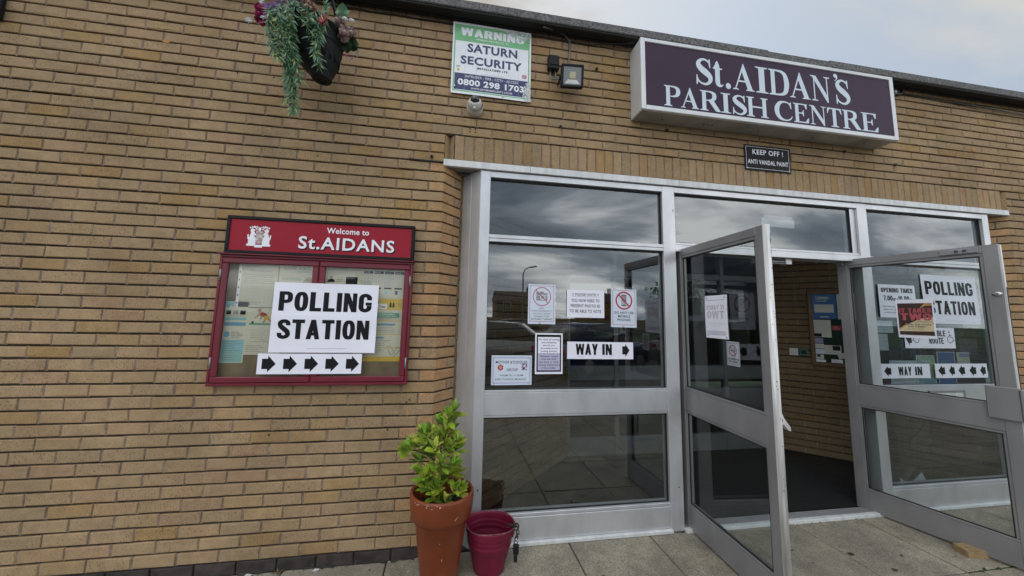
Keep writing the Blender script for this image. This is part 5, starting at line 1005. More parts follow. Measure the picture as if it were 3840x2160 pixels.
mb = MB(); mb.tube([WL(4.15, 3.80, .01), WL(4.5, 3.80, .012), WL(4.83, 3.79, .014), WL(5.2, 3.775, .03), WL(6.2, 3.72, .06)], .006, 6, 0); mb.tube([WL(4.83, 3.796, .012), WL(5.3, 3.788, .02), WL(6.2, 3.76, .02)], .005, 6, 0)
tag(mb.build('loose_cable', ['blkm'], loc=(4.6, 0, 3.8)), 'loose black cables sagging along the wall right of the big sign', 'cable')
DC = empty('dome_camera', (.087, 0, 3.04), 'small white dome security camera just below the security board', 'camera')
mb = MB(); mb.lathe(WL(.09, 3.145, 0), [(.062, .0), (.062, .03), (.058, .05), (.055, .055)], 32, 0, axis='y'); mb.build('base', ['camw'], DC)
ca = Vector((-.05, -.82, .42)).normalized()
mb = MB()
def lathe_dir(mb, o, ax, prof, n, m):
    ax = Vector(ax).normalized(); u = ax.orthogonal().normalized(); v = ax.cross(u); P = [Vector(o)+u*r*math.cos(6.28318*k/n)+v*r*math.sin(6.28318*k/n)+ax*z for r, z in prof for k in range(n)]
    mb.add(P, [(i*n+k, i*n+(k+1) % n, (i+1)*n+(k+1) % n, (i+1)*n+k) for i in range(len(prof)-1) for k in range(n)], m, True)
co = WL(.087, 3.158, .045)
lathe_dir(mb, co, ca, [(.0, -.07), (.03, -.066), (.045, -.05), (.053, -.02), (.053, .0), (.048, .022), (.041, .032), (.036, .033), (.034, .03)], 36, 0); bd_ = mb.build('body', ['camw'], DC)
mb = MB(); lathe_dir(mb, co, ca, [(.0345, .03)]+[(.0345*math.cos(a), .03+.036*math.sin(a)) for a in [math.pi*k/20 for k in range(1, 10)]]+[(.0, .066)], 32, 0); mb.build('dome', ['smoke'], DC)
mb = MB(); lathe_dir(mb, WL(.083, 3.103, .085), (0, -.9, -.35), [(.010, -.008), (.010, .001), (.007, .003), (0, .003)], 16, 0)
mb.build('screw_cap', ['plas'], DC)
for i, (x, z) in enumerate(((.77, 3.075), (1.697, 3.149), (4.05, 3.069), (3.482, 3.144), (1.076, 3.614), (-.213, 2.73))):
    mb = MB(); mb.lathe(WL(x, z, 0), [(.011, -.004), (.0125, .012), (.008, .013), (.007, .002), (0, .002)], 12, 0, axis='y')
    o = mb.build('wall_plug', ['blkm'], loc=WL(x, z)); tag(o, ['black wall plug low between the camera and the big sign', 'black wall plug just under the left part of the big sign', 'black wall plug in the bricks right of the keep off plate', 'black wall plug tucked under the right end of the big sign', 'black wall plug beside the floodlight', 'black stub plug left of the lintel end'][i], 'wall plug', 'wall plugs')
mb = MB(); mb.tube([WL(-.37, 2.697, .004), WL(-.13, 2.694, .006)], .007, 6, 0); mb.tube([WL(-.372, 2.696, .002), WL(-.37, 2.74, .003)], .005, 6, 1); tag(mb.build('pipe_stub', ['blkm', 'perp'], loc=(-.25, 0, 2.69)), 'short dark pipe stub lying in the joint left of the lintel', 'pipe')
mb = MB(); mb.box(WL, -2.99, -2.90, 3.36, 3.56, .004, .04, 0, .008); mb.box(WL, -2.98, -2.91, 3.40, 3.49, .04, .12, 1, .012); mb.lathe(WL(-2.945, 3.45, .12), [(.03, 0), (.028, .03), (0, .035)], 16, 1, axis='y')
tag(mb.build('wall_lamp', ['blk', 'alu_d'], loc=(-2.945, 0, 3.36)), 'dark wall lamp cut off by the top left corner', 'lamp')
# rust runs and drill holes belong to the wall face
for k, (x, z) in enumerate(((-1.55, 3.205), (-1.32, 3.205), (.06, 2.98), (.10, 2.98), (.06, 2.955), (.10, 2.955), (-.62, .975), (-1.13, .80), (-.41, .81), (-.2, 2.545), (-.99, 2.66), (4.33, 3.3), (-.3, .985), (-.28, 1.0))):
    mb = MB(); mb.disc(WL, x, z, .0055, .0024, 0, 9); mb.build('drill_hole', ['ink' if k < 12 else 'rust'], B)
for (x, z, w_, h_) in ((5.05, 3.325, .05, .06), (5.2, 3.31, .022, .04), (5.52, 3.28, .02, .035), (-2.0, 3.37, .06, .025), (-.29, .92, .02, .06)):
    mb = MB(); P = []; n = 14
    for k in range(n): a = 6.283*k/n; P.append((x+w_*.5*math.cos(a)*random.uniform(.6, 1), z+h_*.5*math.sin(a)*random.uniform(.6, 1)))
    mb.poly(WL, P, .0022, 0); mb.build('rust_stain', ['ruststain'], B)

# ------------------------------------------------------------------ leaves, plants
def leaf(mb, p, d, up, ln, wd, m=0, fold=.25, curl=.15, n=4):
    """a lance leaf: midrib fold, tip curling down"""
    d = Vector(d).normalized(); s = d.cross(Vector(up)); s = s.normalized() if s.length > 1e-4 else d.orthogonal().normalized(); u = s.cross(d)
    p = Vector(p); V = []; prof = [0, .62, 1, .8, 0] if n == 4 else [0, 1, 0]
    N_ = len(prof)-1
    for i in range(N_+1):
        t = i/N_; c = p+d*ln*t-u*curl*ln*t*t; w_ = wd/2*prof[i]
        if prof[i] == 0: V.append((c,))
        else: V.append((c-s*w_+u*w_*fold, c, c+s*w_+u*w_*fold))
    P = []; ix = []
    for r_ in V: ix.append(list(range(len(P), len(P)+len(r_)))); P += r_
    fs = []
    for i in range(N_):
        a, b = ix[i], ix[i+1]
        if len(a) == 1: fs += [(a[0], b[1], b[0]), (a[0], b[2], b[1])]
        elif len(b) == 1: fs += [(a[0], a[1], b[0]), (a[1], a[2], b[0])]
        else: fs += [(a[0], a[1], b[1], b[0]), (a[1], a[2], b[2], b[1])]
    mb.add(P, fs, m, True)
rnd = random.Random(21)
def rv(s=1.): return Vector((rnd.uniform(-s, s), rnd.uniform(-s, s), rnd.uniform(-s, s)))

# laurel in the terracotta pot
PX, PY = -.036, -.255
mb = MB()
prof = [(.098, 0), (.106, .004), (.118, .12), (.138, .26), (.153, .375), (.155, .384), (.166, .386), (.176, .392), (.181, .41), (.187, .47), (.190, .515), (.188, .527), (.181, .532), (.174, .529), (.170, .515), (.163, .42), (.15, .40)]
mb.lathe((PX, PY, .001), prof, 56, 0)
PT = mb.build('plant_pot', ['terra'], loc=(PX, PY, 0)); tag(PT, 'tall glazed terracotta pot with a thick rim beside the entrance frame', 'plant pot')
mb = MB(); mb.lathe((PX, PY, 0), [(.164, .43), (.12, .446), (.06, .437), (0, .45)], 24, 0)
for k in range(70):
    a, r_ = rnd.random()*6.28, .15*rnd.random()**.5; mb.lathe((PX+r_*math.cos(a), PY+r_*math.sin(a), .437), [(rnd.uniform(.004, .012), 0), (.006, .006), (0, .01)], 5, 0)
mb.build('soil', ['soil'], PT)
mb = MB()
for k in range(12):
    a = rnd.uniform(.9, 2.2)*-1-.6; z = rnd.uniform(.505, .529); r_ = .1895 if z < .522 else .185
    mb.poly(F((PX+r_*math.cos(a), PY+r_*math.sin(a), z), (-math.sin(a), math.cos(a), 0), (0, 0, 1), (math.cos(a), math.sin(a), .3)), [(rnd.uniform(.002, .007)*math.cos(j), rnd.uniform(.001, .004)*math.sin(j)) for j in range(6)], .002, 0)
for (a0, z0, a1, z1) in ((-1.15, .43, -.98, .455), (-1.5, .2, -1.47, .215), (-1.6, .3, -1.58, .305)):
    r_ = lambda z: .1835 if z > .39 else .118+(z-.12)*.14
    p, q_ = Vector((PX+r_(z0)*math.cos(a0), PY+r_(z0)*math.sin(a0), z0)), Vector((PX+r_(z1)*math.cos(a1), PY+r_(z1)*math.sin(a1), z1)); mb.tube([p, q_], .0016, 5, 0)
mb.build('chipped_glaze', ['pale'], PT)
LS = empty('laurel_shrub', (PX, PY, .44), 'small yellow green laurel shrub growing in the terracotta pot', 'shrub')
shoots = [(-.269, .776), (-.168, .879), (-.122, .869), (-.201, .818), (-.059, .917), (-.01, .966), (.013, .998), (-.02, .87), (.038, .828), (-.128, .797), (-.092, .814), (-.195, .694), (-.165, .64), (-.133, .625), (-.041, .723), (.029, .711), (.03, .675), (-.027, .611), (-.081, .579), (.039, .573), (.072, .549), (-.097, .527), (-.126, .568), (-.009, .505), (-.045, .49), (-.149, .574), (.0, .77), (-.07, .68), (-.11, .73), (.01, .90), (.05, .77), (-.15, .74), (.0, .64), (-.06, .60), (-.11, .64), (-.03, .82), (.045, .64), (-.14, .83)]
st = MB(); lf = MB()
main = [Vector((PX-.01, PY, .43)), Vector((-.052, PY-.005, .55)), Vector((-.068, PY, .68)), Vector((-.05, PY+.02, .80)), Vector((-.01, PY+.03, .93))]
st.tube(main, [.007, .006, .005, .004, .003], 7, 0); st.tube([main[1], Vector((-.1, PY+.03, .66)), Vector((-.15, PY, .78)), Vector((-.165, PY, .86))], [.004, .004, .003, .002], 6, 0); st.tube([main[1], Vector((-.0, PY+.04, .62)), Vector((.02, PY+.05, .74)), Vector((.03, PY+.04, .82))], [.004, .004, .003, .002], 6, 0)
for (x, z) in shoots:
    y = PY-.015+rnd.uniform(-.085, .075); tip = Vector((x, y, z))
    base = min((m_+(n__-m_)*t for m_, n__ in zip(main, main[1:]) for t in (0, .5)), key=lambda b: (b-tip).length+(.25 if b.z > z-.03 else 0))
    st.tube([base, base.lerp(tip, .55)+Vector((0, 0, -.015)), tip], [.003, .0024, .0016], 5, 0)
    ax = (tip-base).normalized()*.6+Vector((0, -.1, .75)); ax.normalize()
    nl = rnd.randint(8, 11); s0 = ax.orthogonal().normalized(); s1 = ax.cross(s0); ph = rnd.random()*6
    for k in range(nl):
        t = k/(nl-1); a = ph+k*2.4; el = .18+.85*(1-t)+rnd.uniform(-.18, .22)
        d = ax*math.cos(el)+(s0*math.cos(a)+s1*math.sin(a))*math.sin(el)
        ln = rnd.uniform(.072, .106)*(1-.35*t); p = tip-ax*.055*(1-t)
        leaf(lf, p, d, Vector((0, -.45, 1))+rv(.3), ln, ln*rnd.uniform(.36, .46), 1 if rnd.random() < .12 else 0, .22, rnd.uniform(.02, .28))
st.tube([(-.055, PY-.1, .655), (-.053, PY-.1, .73)], .0022, 6, 0)
for k in range(26): a = rnd.uniform(0, 6.28); st.tube([(-.12+rnd.uniform(-.03, .03), PY-.08+rnd.uniform(-.03, .03), .44), (-.12+.06*math.cos(a), PY-.08+.05*math.sin(a), .46+rnd.random()*.04)], .0008, 4, 0)
st.build('stem', ['twig'], LS); lf.build('foliage', ['leaf', 'leafy'], LS)

# plum bucket, chain and padlock
BX, BY = .268, -.182
def sqb(a, z): return 1+(.016*math.cos(4*(a+.6))-.045*math.cos(2*(a-1.2))+.012*math.cos(3*a))*min(1, max(0, z-.04)/.2)
BK = empty('metal_bucket', (BX, BY, .02), 'dented plum coloured metal bucket standing beside the terracotta pot', 'bucket')
mb = MB(); z_ = [.0, .004, .03, .155, .162, .168, .174, .187, .193, .199, .212, .218, .224, .25, .262]
rr_ = [r_*1.03 for r_ in (.09, .094, .098, .128, .1315, .131, .1295, .132, .135, .134, .1355, .139, .1385, .1435, .1455)]
pr = list(zip(rr_, z_)); inn = [(r_-.002, z) for r_, z in pr[::-1]]
mb.lathe((BX, BY, .021), pr+inn+[(0, .01)], 64, 0, sq=sqb); mb.build('body', ['bucket'], BK)
mb = MB(); P = []
for k in range(65): a = 6.28319*k/64; r_ = .1496*sqb(a, .262); P.append((BX+r_*math.cos(a), BY+r_*math.sin(a), .284+.004*math.sin(3*a)))
mb.tube(P, .0034, 6, 0, cap=False); mb.build('rim', ['rimw'], BK)
mb = MB(); ea = -.45; er = .1445*sqb(ea, .262); ec = Vector((BX+er*math.cos(ea), BY+er*math.sin(ea), .262)); eo = Vector((math.cos(ea), math.sin(ea), 0)); es = Vector((-eo.y, eo.x, 0))
mb.box(F(ec, es, (0, 0, 1), eo), -.018, .018, -.03, .005, -.002, .005, 0, .002); mb.build('lug', ['bucket'], BK)
CH_ = MB()
def link(mb, c, ax, sd, L_=.015, w_=.0085, r=.0028):
    ax = Vector(ax).normalized(); sd = Vector(sd); sd = (sd-ax*sd.dot(ax)).normalized(); P = []
    for k in range(17): a = 6.28319*k/16; P.append(Vector(c)+ax*(L_*math.cos(a))+sd*(w_*math.sin(a)))
    mb.tube(P, r, 6, 0, cap=False)
cp = [ec+Vector((-.03, .0, .03)), ec+Vector((-.012, -.004, .036)), ec+Vector((.0, -.006, .03)), ec+Vector((.012, -.004, .035)), ec+Vector((.024, .0, .03)), ec+Vector((.03, -.002, .012)), ec+Vector((.018, -.006, .014)), ec+Vector((.004, -.008, .016)), ec+Vector((.028, -.004, -.01)), ec+Vector((.022, -.008, -.026)), ec+Vector((.02, -.01, -.04))]
for i, c in enumerate(cp):
    dn = cp[min(i+1, len(cp)-1)]-cp[max(i-1, 0)]; link(CH_, c, dn+rv(.004), Vector((0, 1, 0)) if i % 2 else Vector((1, 0, 1)))
tag(CH_.build('chain', ['rust'], loc=tuple(ec)), 'short rusty chain bunched over the bucket rim', 'chain')
PD = empty('padlock', tuple(ec+Vector((.018, -.018, -.095))), 'black jacketed padlock hanging from the chain on the bucket', 'padlock')
pc = ec+Vector((.016, -.02, -.095)); pf = F(pc, (.9, -.4, 0), (0, 0, 1), (-.4, -.9, 0))
mb = MB(); mb.box(pf, -.017, .017, -.03, .022, -.011, .011, 0, .005); mb.box(pf, -.019, .019, .012, .026, -.012, .012, 0, .004); mb.build('body', ['blk'], PD)
mb = MB(); mb.tube([pf(-.010, .02), pf(-.010, .042), pf(-.006, .052), pf(0, .056), pf(.006, .052), pf(.010, .042), pf(.010, .02)], .0034, 8, 0); mb.build('shackle', ['steel'], PD)
mb = MB(); mb.box(pf, -.014, .008, -.075, -.03, -.006, .004, 0, .002); mb.build('cover_flap', ['blk'], PD)

# hanging basket
HB = empty('hanging_basket', (-.985, -.3, 3.04), 'black moulded hanging basket on a wall bracket at the top of the wall', 'hanging basket')
hx0, hy0 = -.985, -.3
mb = MB(); prof = [(.0, 3.046), (.025, 3.046), (.028, 3.040), (.052, 3.038), (.058, 3.044), (.062, 3.07), (.082, 3.09), (.118, 3.15), (.150, 3.215), (.172, 3.28), (.186, 3.335), (.206, 3.345), (.208, 3.36), (.196, 3.366), (.185, 3.35), (.17, 3.26)]
mb.lathe((hx0, hy0, 0), prof, 40, 0, sq=lambda a, z: 1+.012*math.cos(10*a)*(z > 3.09)*(z < 3.33))
for k in range(20):    # moulded trellis relief
    a = 6.283*k/20
    for s in (1, -1):
        P = []
        for j in range(6):
            t = j/5; z = 3.15+.15*t; r_ = .120+.055*t+.002; aa = a+s*.32*t; P.append((hx0+r_*math.cos(aa), hy0+r_*math.sin(aa), z))
        mb.tube(P, .004, 5, 0)
mb.v = [(x+.088*max(0, (3.35-z)/.31)**1.2, y, z) for x, y, z in mb.v]; mb.build('pot', ['blk'], HB)
mb = MB()
for a in (.5, 2.6, 4.7): mb.tube([(hx0+.2*math.cos(a), hy0+.2*math.sin(a), 3.355), (hx0+.05*math.cos(a)+.03, hy0+.04*math.sin(a)+.02, 3.72), (hx0+.06, hy0+.03, 3.80)], .005, 6, 0)
mb.build('hanger', ['blkm'], HB)
mb = MB(); mb.tube([(hx0+.06, -.005, 3.8), (hx0+.06, -.30, 3.83)], .008, 8, 0); mb.tube([(hx0+.06, -.01, 3.62), (hx0+.06, -.15, 3.70), (hx0+.06, -.26, 3.825)], .007, 8, 0); mb.box(F((hx0+.06, 0, 3.7)), -.015, .015, -.1, .12, .002, .01, 0); mb.build('bracket', ['blkm'], HB)
def pt(x, z, y): return Vector((hx0+(x-hx0)*(y+2.643)/(2.343), y, 1.583+(z-1.583)*(y+2.643)/2.343))   # same sight line, other depth: a plausible place in the bunch
def strand(mb, path, m=0, dens=.0042, ln=.05):
    pts = [Vector(p) for p in path]; mb.tube(pts, .0022, 5, 0)
    for a, b in zip(pts, pts[1:]):
        n_ = max(1, int((b-a).length/dens)); ax = (b-a).normalized()
        for k in range(n_):
            p = a.lerp(b, (k+rnd.random())/n_); an = rnd.random()*6.283; o1 = ax.orthogonal().normalized(); o2 = ax.cross(o1); d = ax*.75+(o1*math.cos(an)+o2*math.sin(an))*.8
            l_ = ln*rnd.uniform(.6, 1.35); leaf(mb, p, d, Vector((0, -1, .4))+rv(.4), l_, l_*.15, m if rnd.random() < .7 else 1, .2, rnd.uniform(-.35, .4), n=2)
def fern(label, paths, ln):
    mb = MB()
    for P in paths: strand(mb, P, 0, .0038, ln)
    tag(mb.build('trailing_fern', ['fern', 'fernl'], loc=paths[0][0]), label, 'artificial plant', 'trailing ferns in the basket')
def chainp(pts, y0, y1, j=.012): return [pt(x, z, y0+(y1-y0)*i/(len(pts)-1))+rv(j) for i, (x, z) in enumerate(pts)]
mainp = [(-1.075, 3.50), (-1.085, 3.43), (-1.09, 3.343), (-1.075, 3.256), (-1.062, 3.179), (-1.055, 3.097), (-1.049, 3.016), (-1.042, 2.935), (-1.03, 2.855), (-1.024, 2.81)]
fern('long trailing green silk fern hanging from the left front of the basket', [chainp(mainp, -.45, -.36), chainp([(a+.02, b) for a, b in mainp[:8]], -.5, -.4, .02), chainp([(a-.03, b+.01) for a, b in mainp[:6]], -.48, -.42, .02), chainp([(-1.043, 3.45), (-1.018, 3.34), (-1.011, 3.243), (-.999, 3.161), (-.985, 3.08), (-.96, 3.0)], -.5, -.42), chainp([(-1.13, 3.40), (-1.149, 3.305), (-1.143, 3.244), (-1.139, 3.189)], -.48, -.42, .02), chainp([(a+.015, b) for a, b in mainp[4:]], -.42, -.36, .02), chainp([(a-.02, b-.01) for a, b in mainp[5:9]], -.4, -.36, .02), chainp([(-1.03, 3.2), (-1.02, 3.1), (-1.03, 3.0), (-1.02, 2.92)], -.42, -.38, .02)]+[chainp([(-1.02-.022*k, 3.52), (-1.03-.022*k, 3.44), (-1.025-.02*k, 3.36), (-1.02-.018*k, 3.28-.02*(k % 3)), (-1.02-.015*k, 3.2-.04*(k % 2))], -.5, -.46, .022) for k in range(7)], .05)
fern('shorter trailing green silk fern down the right front of the basket', [chainp([(-.90, 3.52), (-.869, 3.42), (-.872, 3.321), (-.881, 3.252), (-.861, 3.181), (-.85, 3.12)], -.5, -.45), chainp([(-.87, 3.50), (-.85, 3.42), (-.85, 3.35), (-.87, 3.28)], -.48, -.46, .02), chainp([(-.88, 3.3), (-.87, 3.24), (-.85, 3.17)], -.49, -.46, .02), chainp([(-.90, 3.54), (-.885, 3.47), (-.88, 3.40), (-.89, 3.33)], -.5, -.48, .02), chainp([(-.86, 3.53), (-.84, 3.47), (-.84, 3.40)], -.49, -.47, .02)], .048)
fern('bushy green silk fern heaped over the middle of the basket', [chainp([(-1.0+.05*k, 3.42), (-1.01+.055*k, 3.50), (-1.02+.06*k, 3.55+.01*k)], -.38, -.48+.05*(k % 3), .03) for k in range(-2, 3)]+[chainp([(-1.03+.03*k, 3.56), (-1.03+.03*k, 3.49), (-1.025+.03*k, 3.43-.02*(k % 2))], -.47, -.52, .02) for k in range(5)], .045)
def rose(name, parent, c, r, mt):
    mb = MB(); c = Vector(c); ax = Vector((rnd.uniform(-.5, .5), -1, rnd.uniform(0, .5))).normalized(); o1 = ax.orthogonal().normalized(); o2 = ax.cross(o1)
    for ring_, (rad, tilt, n_) in enumerate(((.28, .15, 3), (.55, .35, 4), (.8, .55, 5), (1.0, .85, 6))):
        for k in range(n_):
            a = 6.283*k/n_+ring_*.7; d = o1*math.cos(a)+o2*math.sin(a); t_ = d.cross(ax); P = []
            for i in range(4):
                for j in range(4):
                    u, v = (i/3-.5)*2, j/3; w_ = r*rad*1.05*(1-.35*v*v) ; pos = c+d*(r*rad*(.35+.65*math.sin(v*1.4)*(.5+tilt*.6)))+t_*u*w_*.75+ax*(r*(.9*v*(1.05-tilt*.55)-.55)-abs(u)*r*.12)-d*abs(u)**2*r*rad*.35
                    P.append(pos)
            mb.add(P, [(i*4+j, (i+1)*4+j, (i+1)*4+j+1, i*4+j+1) for i in range(3) for j in range(3)], 0, True)
    lathe_dir(mb, c-ax*r*.6, ax, [(0, 0), (r*.4, r*.1), (r*.45, r*.4), (r*.2, r*.8), (0, r*.9)], 10, 0)
    return mb.build(name, [mt], parent)
def star(name, parent, c, r, n_, mt, layers=2, wd=.3):
    mb = MB(); c = Vector(c); ax = (Vector((0, -1, .15))+rv(.45)).normalized(); o1 = ax.orthogonal().normalized(); o2 = ax.cross(o1)
    for l_ in range(layers):
        for k in range(n_):
            a = 6.283*(k+.5*l_)/n_; d = (o1*math.cos(a)+o2*math.sin(a)+ax*(.15+.3*l_)).normalized(); leaf(mb, c+ax*.003*l_, d, ax, r*(1-.2*l_), r*wd, 0, .1, .15)
    lathe_dir(mb, c, ax, [(r*.2, 0), (r*.22, r*.08), (0, r*.16)], 10, 1)
    return mb.build(name, [mt, 'yel'], parent)
def bunch(name, label, pts, make):
    root = empty(name, tuple(pts[0]), label, 'artificial flowers', 'flower bunches in the basket')
    for i, p in enumerate(pts): make(root, p, i)
    return root
ys = lambda L_, y: [pt(x, z, y+rnd.uniform(-.03, .03)) for x, z in L_]
b_ = bunch('rose_bunch', 'bunch of magenta silk roses at the left of the basket', ys([(-1.31, 3.485), (-1.278, 3.49), (-1.242, 3.48), (-1.292, 3.443), (-1.26, 3.441), (-1.294, 3.407), (-1.257, 3.387), (-1.245, 3.41)], -.3), lambda r_, p, i: rose('rose', r_, p, .031, 'mag'))
mb = MB(); 
for (x, z) in ((-1.24, 3.36), (-1.21, 3.40), (-1.2, 3.43), (-1.22, 3.45)): leaf(mb, pt(x+.03, z, -.28), (-.6, -.3, -.1), (0, -1, .5), .09, .05, 0)
mb.build('leaf', ['dleaf'], b_)
bunch('aster_bunch', 'bunch of purple asters with white petals, upper left of the basket', ys([(-1.208, 3.49), (-1.205, 3.437), (-1.168, 3.51), (-1.13, 3.552), (-1.10, 3.56)], -.36), lambda r_, p, i: star('aster', r_, p, .042, 16, 'pur', 3, .14))
bunch('white_spray', 'sprigs of tiny white blossom among the roses and ferns', ys([(-1.272, 3.525), (-1.152, 3.505), (-1.315, 3.382), (-1.252, 3.414), (-1.14, 3.49), (-.755, 3.49), (-.73, 3.485)], -.37), lambda r_, p, i: star('blossom', r_, p, .022, 7, 'whp', 2, .3))
bunch('daisy_bunch', 'bunch of red daisies at the front of the basket', ys([(-.969, 3.565), (-.943, 3.545), (-.916, 3.521), (-.989, 3.508), (-.965, 3.475), (-.835, 3.46), (-.95, 3.50), (-.925, 3.48)], -.47), lambda r_, p, i: star('daisy', r_, p, .04, 13, 'redp', 2, .2))
bp_ = bunch('rose_bunch', 'bunch of dusty pink silk roses at the right of the basket', ys([(-.809, 3.482), (-.786, 3.439), (-.743, 3.429), (-.719, 3.404), (-.817, 3.376), (-.761, 3.356), (-.755, 3.40)], -.36), lambda r_, p, i: rose('rose', r_, p, .033, 'pale'))
mb = MB()
def roundleaf(c, r, tilt, m):
    n_ = 18; c = Vector(c); o1 = Vector((1, 0, tilt)).normalized(); o2 = Vector((0, -.5, 1)).normalized(); P = [c]+[c+(o1*math.cos(6.283*k/n_)+o2*math.sin(6.283*k/n_))*r*(1+.08*math.sin(6*6.283*k/n_))+Vector((0, .012*math.sin(3*6.283*k/n_), 0)) for k in range(n_)]
    mb.add(P, [(0, 1+k, 1+(k+1) % n_) for k in range(n_)], m, True)
for x, z, r_, t_, m_ in ((-.812, 3.535, .042, .1, 'fern'), (-.735, 3.325, .042, -.3, 'dleaf'), (-.765, 3.30, .035, .2, 'dleaf')): mb = MB(); roundleaf(pt(x, z, -.3), r_, t_, 0); mb.build('leaf', [m_], bp_)
bunch('pink_sprig', 'small pale pink sprig low on the right of the basket', ys([(-.755, 3.228), (-.742, 3.215)], -.3), lambda r_, p, i: star('blossom', r_, p, .02, 6, 'pale' if i else 'mag', 2, .35))
bunch('orange_sprig', 'small orange flower tucked against the left rim of the basket', ys([(-1.195, 3.32), (-1.185, 3.30)], -.33), lambda r_, p, i: star('blossom', r_, p, .026, 12, 'orp', 2, .2))

# ------------------------------------------------------------------ porch contents
mb = MB(); pv = F(pr_.o, pr_.u, pr_.v, pr_.n)
# board sits on the right splayed wall: distance along it measured from the inner end
def s_(k): return 2.05-k     # k measured from the street end of the wall line
PB = empty('pin_board', tuple(pr_(s_(1.4), 1.09)), 'green felt pin board in a varnished wooden frame inside the porch', 'pin board')
a0, a1, b0, b1 = s_(1.642), s_(.70), 1.07, 1.96
for (x0, x1, y0, y1) in ((a0, a1, b0, b0+.045), (a0, a1, b1-.045, b1), (a0, a0+.045, b0+.0455, b1-.0455), (a1-.045, a1, b0+.0455, b1-.0455)): mb.box(pv, x0, x1, y0, y1, .003, .03, 0, .006)
mb.build('frame', ['pinwood'], PB); mb = MB(); mb.box(pv, a0+.04, a1-.04, b0+.04, b1-.04, .003, .014, 0); mb.build('felt', ['pinfelt'], PB)
pb = F(pv(0, 0, .0155), pv.u, pv.v, pv.n)
def d_tbl(q, g): q.quad(g, .025, .2, .075, .17, .0016, 1); lines(q, g, .03, .19, .12, .16, 4, .0019, 0); lines(q, g, .04, .18, .2, .27, 4, .0018, 1, h=.3); q.quad(g, .07, .15, .018, .028, .0018, 1); q.quad(g, .06, .16, .245, .255, .0018, 1)
rc = [(x+(.02*math.cos(a)), y+(.02*math.sin(a))) for x, y, a0_ in ((.205, .02, -1.57), (.205, .272, 0), (.02, .272, 1.57), (.02, .02, 3.14)) for a in [a0_+.4*k for k in range(5)]]
sheet('blue_notice', 'blue rounded notice with a pale panel pinned at the top of the porch board', 'notice', pb.sub(s_(1.603), 1.622), .225, .292, d_tbl, 'blue', extra=('lgrey', 'oldpaper'), outline=rc, partname='print')
sheet('pinned_letter', 'white typed letter with a dark picture pinned under the blue notice', 'letter', pb.sub(s_(1.60), 1.405), .16, .205, lambda q, g: (lines(q, g, .01, .14, .06, .19, 9, .0018, 0, h=.3), q.quad(g, .0, .07, .005, .045, .0018, 1)), 'oldpaper', extra=('lgrey', 'ink'))
sheet('red_card', 'small red card pinned near the door edge of the porch board', 'card', pb.sub(s_(1.432), 1.49, 0, .03), .085, .055, lambda q, g: lines(q, g, .008, .075, .01, .045, 3, .0018, 0, h=.35), 'red', extra=('lgrey',))
for i, (k, z, w_, h_, pm, lab) in enumerate(((1.605, 1.335, .085, .058, 'lilac', 'purple card in the left column of the porch board'), (1.602, 1.272, .085, .055, 'oldpaper', 'white card just below the purple card on the porch board'), (1.60, 1.21, .085, .055, 'paper2', 'bluish white card in the middle of the left column of cards'), (1.60, 1.15, .075, .05, 'oldpaper', 'card with a small dark picture low in the left column'), (1.60, 1.098, .09, .045, 'paper', 'lowest white card in the left column of the porch board'), (1.515, 1.21, .15, .105, 'oldpaper', 'wide white card with a photo in the middle of the porch board'), (1.46, 1.10, .10, .055, 'paper', 'white card at the bottom middle of the porch board'), (1.39, 1.16, .07, .06, 'oldpaper', 'tilted white card beside the wide photo card'))):
    sheet('pinned_card', lab, 'card', pb.sub(s_(k), z, 0, .25 if i == 7 else 0), w_, h_, lambda q, g, w_=w_, h_=h_, i=i: (lines(q, g, .008, w_-.01, .008, h_-.01, 3, .0018, 0, h=.3), q.quad(g, w_*(.5 if i == 5 else .2), w_*(.95 if i == 5 else .6), h_*.45, h_*.95, .002, 1) if i in (3, 5) else None), pm, extra=('lgrey', 'ink'), group='cards on the porch board')
sheet('pinned_letter', 'white sheet half hidden by the door at the right of the porch board', 'letter', pb.sub(s_(1.37), 1.62), .2, .3, lambda q, g: lines(q, g, .012, .18, .03, .27, 12, .0018, 0, h=.3), 'oldpaper', extra=('lgrey',))
mb = MB(); mb.box(pv, s_(1.85), s_(1.763), 1.172, 1.258, .002, .016, 0, .004); mb.box(pv, s_(1.826), s_(1.787), 1.197, 1.233, .016, .02, 0, .002); tag(mb.build('light_switch', ['plas'], loc=tuple(pv(s_(1.8), 1.17))), 'white light switch on the porch brick wall', 'switch')
mb = MB(); mb.box(pv, s_(1.753), s_(1.666), 1.172, 1.258, .002, .03, 0, .005); mb.box(pv, s_(1.735), s_(1.685), 1.195, 1.238, .03, .034, 1, .002)
tag(mb.build('release_button', ['relg', 'blk'], loc=tuple(pv(s_(1.7), 1.17))), 'green emergency door release box beside the light switch', 'switch')
# crumpled sheet on the floor behind the right-hand window
mb = MB(); rr = random.Random(9); P = []
for j in range(6):
    for i in range(6): P.append((4.22+.06*i+rr.uniform(-.01, .01)+.02*j, .16+.05*j+rr.uniform(-.01, .01), .035+rr.uniform(0, .03)+(.05 if j == 5 else 0)*abs(i-2)*.6))
mb.add(P, [(j*6+i, j*6+i+1, (j+1)*6+i+1, (j+1)*6+i) for j in range(5) for i in range(5)], 0); tag(mb.build('crumpled_sheet', ['paper2'], loc=(4.4, .3, .03)), 'crumpled white sheet lying on the floor inside the right hand window', 'paper')
